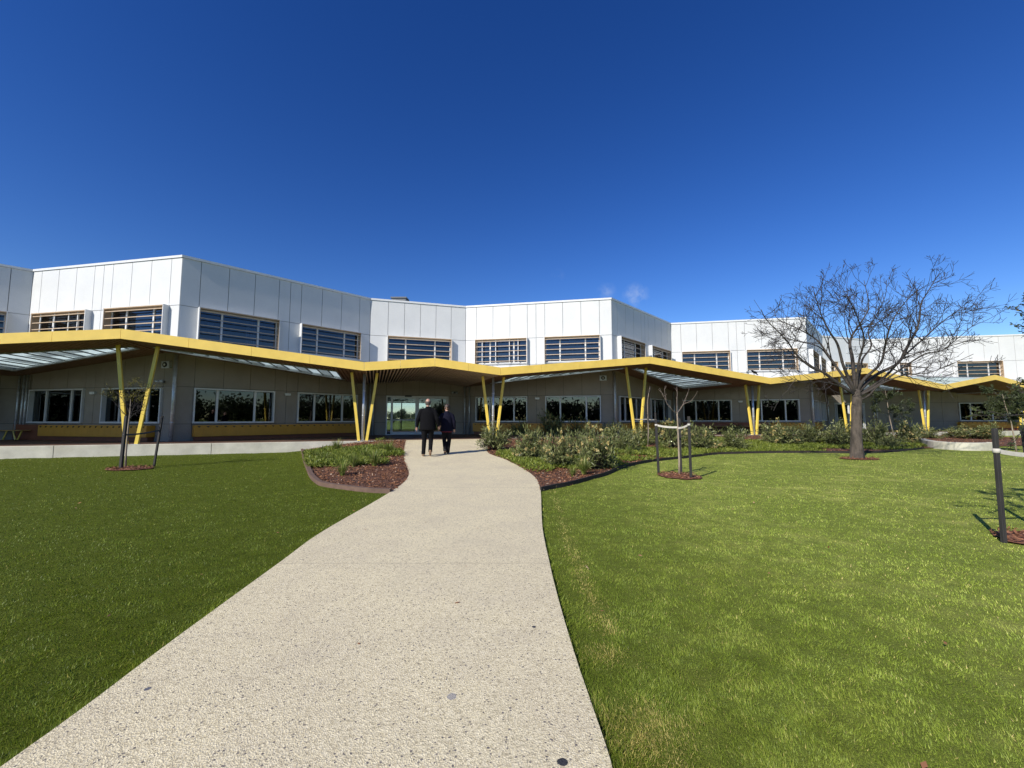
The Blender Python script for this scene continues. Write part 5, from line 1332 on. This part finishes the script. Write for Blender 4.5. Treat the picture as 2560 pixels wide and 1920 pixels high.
    if bald:      # a fringe round the back and sides, bare crown
        for i in range(15):
            a = R(-15 + 210 * i / 14) + math.pi
            hh_.ball(hp(.074 * math.cos(a), .088 * math.sin(a) * .98, -.005), (.018, .020, .045), 8, 6)
        for i in range(9):
            a = R(20 + 140 * i / 8) + math.pi; hh_.ball(hp(.060 * math.cos(a), .080 * math.sin(a), -.055), (.02, .02, .035), 8, 6)
    else:
        hh_.ball(hp(0, -.018, .030), (.086, .092, .098), 16, 10); hh_.ball(hp(0, -.045, -.02), (.080, .062, .085), 14, 8)
        for sg in (-1, 1): hh_.ball(hp(sg * .064, -.01, .01), (.024, .05, .06), 10, 6)
        for i in range(40):
            a = random.uniform(0, 6.28); c_ = hp(.075 * math.cos(a), -.03 + .07 * math.sin(a), random.uniform(-.05, .1)); hh_.ball(c_, random.uniform(.014, .026), 7, 5)
    ho = hh_.build('hair', M[hair], o); remesh(ho, .009, 2)
    return o
mx_, my_ = px_ground(1068, 1141, PO)
man = person((mx_, my_, gz(mx_, my_) + PO + .005), R(8), 1.77, 'balding person in a black jacket and black trousers walking toward the entrance', 'blackjacket', 'trouser', 'tan_shoe', 'hairgrey', True,
  dict(elL=(-.30, -.02, 1.13), wrL=(-.33, .06, .88), elR=(.29, -.05, 1.14), wrR=(.33, .04, .90), knL=(-.10, .06, .50), anL=(-.12, .04, .085), toL=(-.14, .19, .03), knR=(.10, .10, .51), anR=(.095, -.10, .17), toR=(.09, -.02, .035), flatR=0), R(-4), 1.12)
wx_, wy_ = px_ground(1116, 1136.5, PO)
wom = person((wx_, wy_, gz(wx_, wy_) + PO + .005), R(10), 1.60, 'shorter dark-haired person in a navy jacket walking on the path, head turned left', 'navy', 'trouser2', 'shoe', 'hairbrown', False,
  dict(elL=(-.27, .04, 1.14), wrL=(-.24, .20, 1.02), elR=(.26, -.03, 1.13), wrR=(.27, .05, .87), knL=(-.08, .10, .51), anL=(-.05, -.08, .16), toL=(-.05, .0, .035), knR=(.09, .04, .50), anR=(.05, .03, .085), toR=(.06, .18, .03), flatL=0), R(35), .98)
hm = MB(); hm.tube([(0, -.005, .785), (0, -.005, .802)], [(.207, .147), (.207, .147)], 22, (0, 1, 0)); hm.build('jacket_hem', M['red'], wom)

# ------------------------------------------------------------------ bird on the canopy edge
bp_ = Vector(stfr(23.6, -OV + .03, zf(23.6) + FH))
bd = empty('bird', bp_ + Vector((0, 0, .0)), R(25)); tag(bd, 'dark bird perched on the yellow canopy edge', 'bird')
M['feathers'] = simple('dark_feathers', (0.022, 0.022, 0.026), .5, 0, .2, 30)
b = MB(); b.tube([(.24, 0, .10), (.14, 0, .13), (.02, 0, .17), (-.09, 0, .20), (-.14, 0, .235), (-.19, 0, .26), (-.225, 0, .255)], [(.018, .012), (.05, .045), (.075, .07), (.065, .06), (.045, .045), (.045, .045), (.02, .02)], 12, (0, 1, 0))
b.tube([(.10, 0, .12), (.22, 0, .07), (.34, 0, .03)], [(.03, .012), (.035, .009), (.03, .006)], 8, (0, 1, 0)); bo = b.build('body', M['feathers'], bd); remesh(bo, .008, 2)
w_ = MB()
for sg in (-1, 1): w_.tube([(-.06, sg * .062, .20), (.06, sg * .072, .18), (.20, sg * .045, .13)], [(.012, .035), (.014, .05), (.006, .018)], 8, (0, 1, 0))
w_.build('wing', M['feathers'], bd)
k_ = MB(); k_.tube([(-.225, 0, .258), (-.29, 0, .248)], [.013, .003], 7); k_.build('beak', M['black'], bd)
for sg in (-1, 1):
    l_ = MB(); l_.tube([(0, sg * .03, .12), (-.01, sg * .03, .05), (0, sg * .03, .004)], [.012, .007, .006], 6); l_.tube([(.03, sg * .03, .006), (-.05, sg * .03, .006)], .006, 5); l_.build('leg', M['black'], bd)
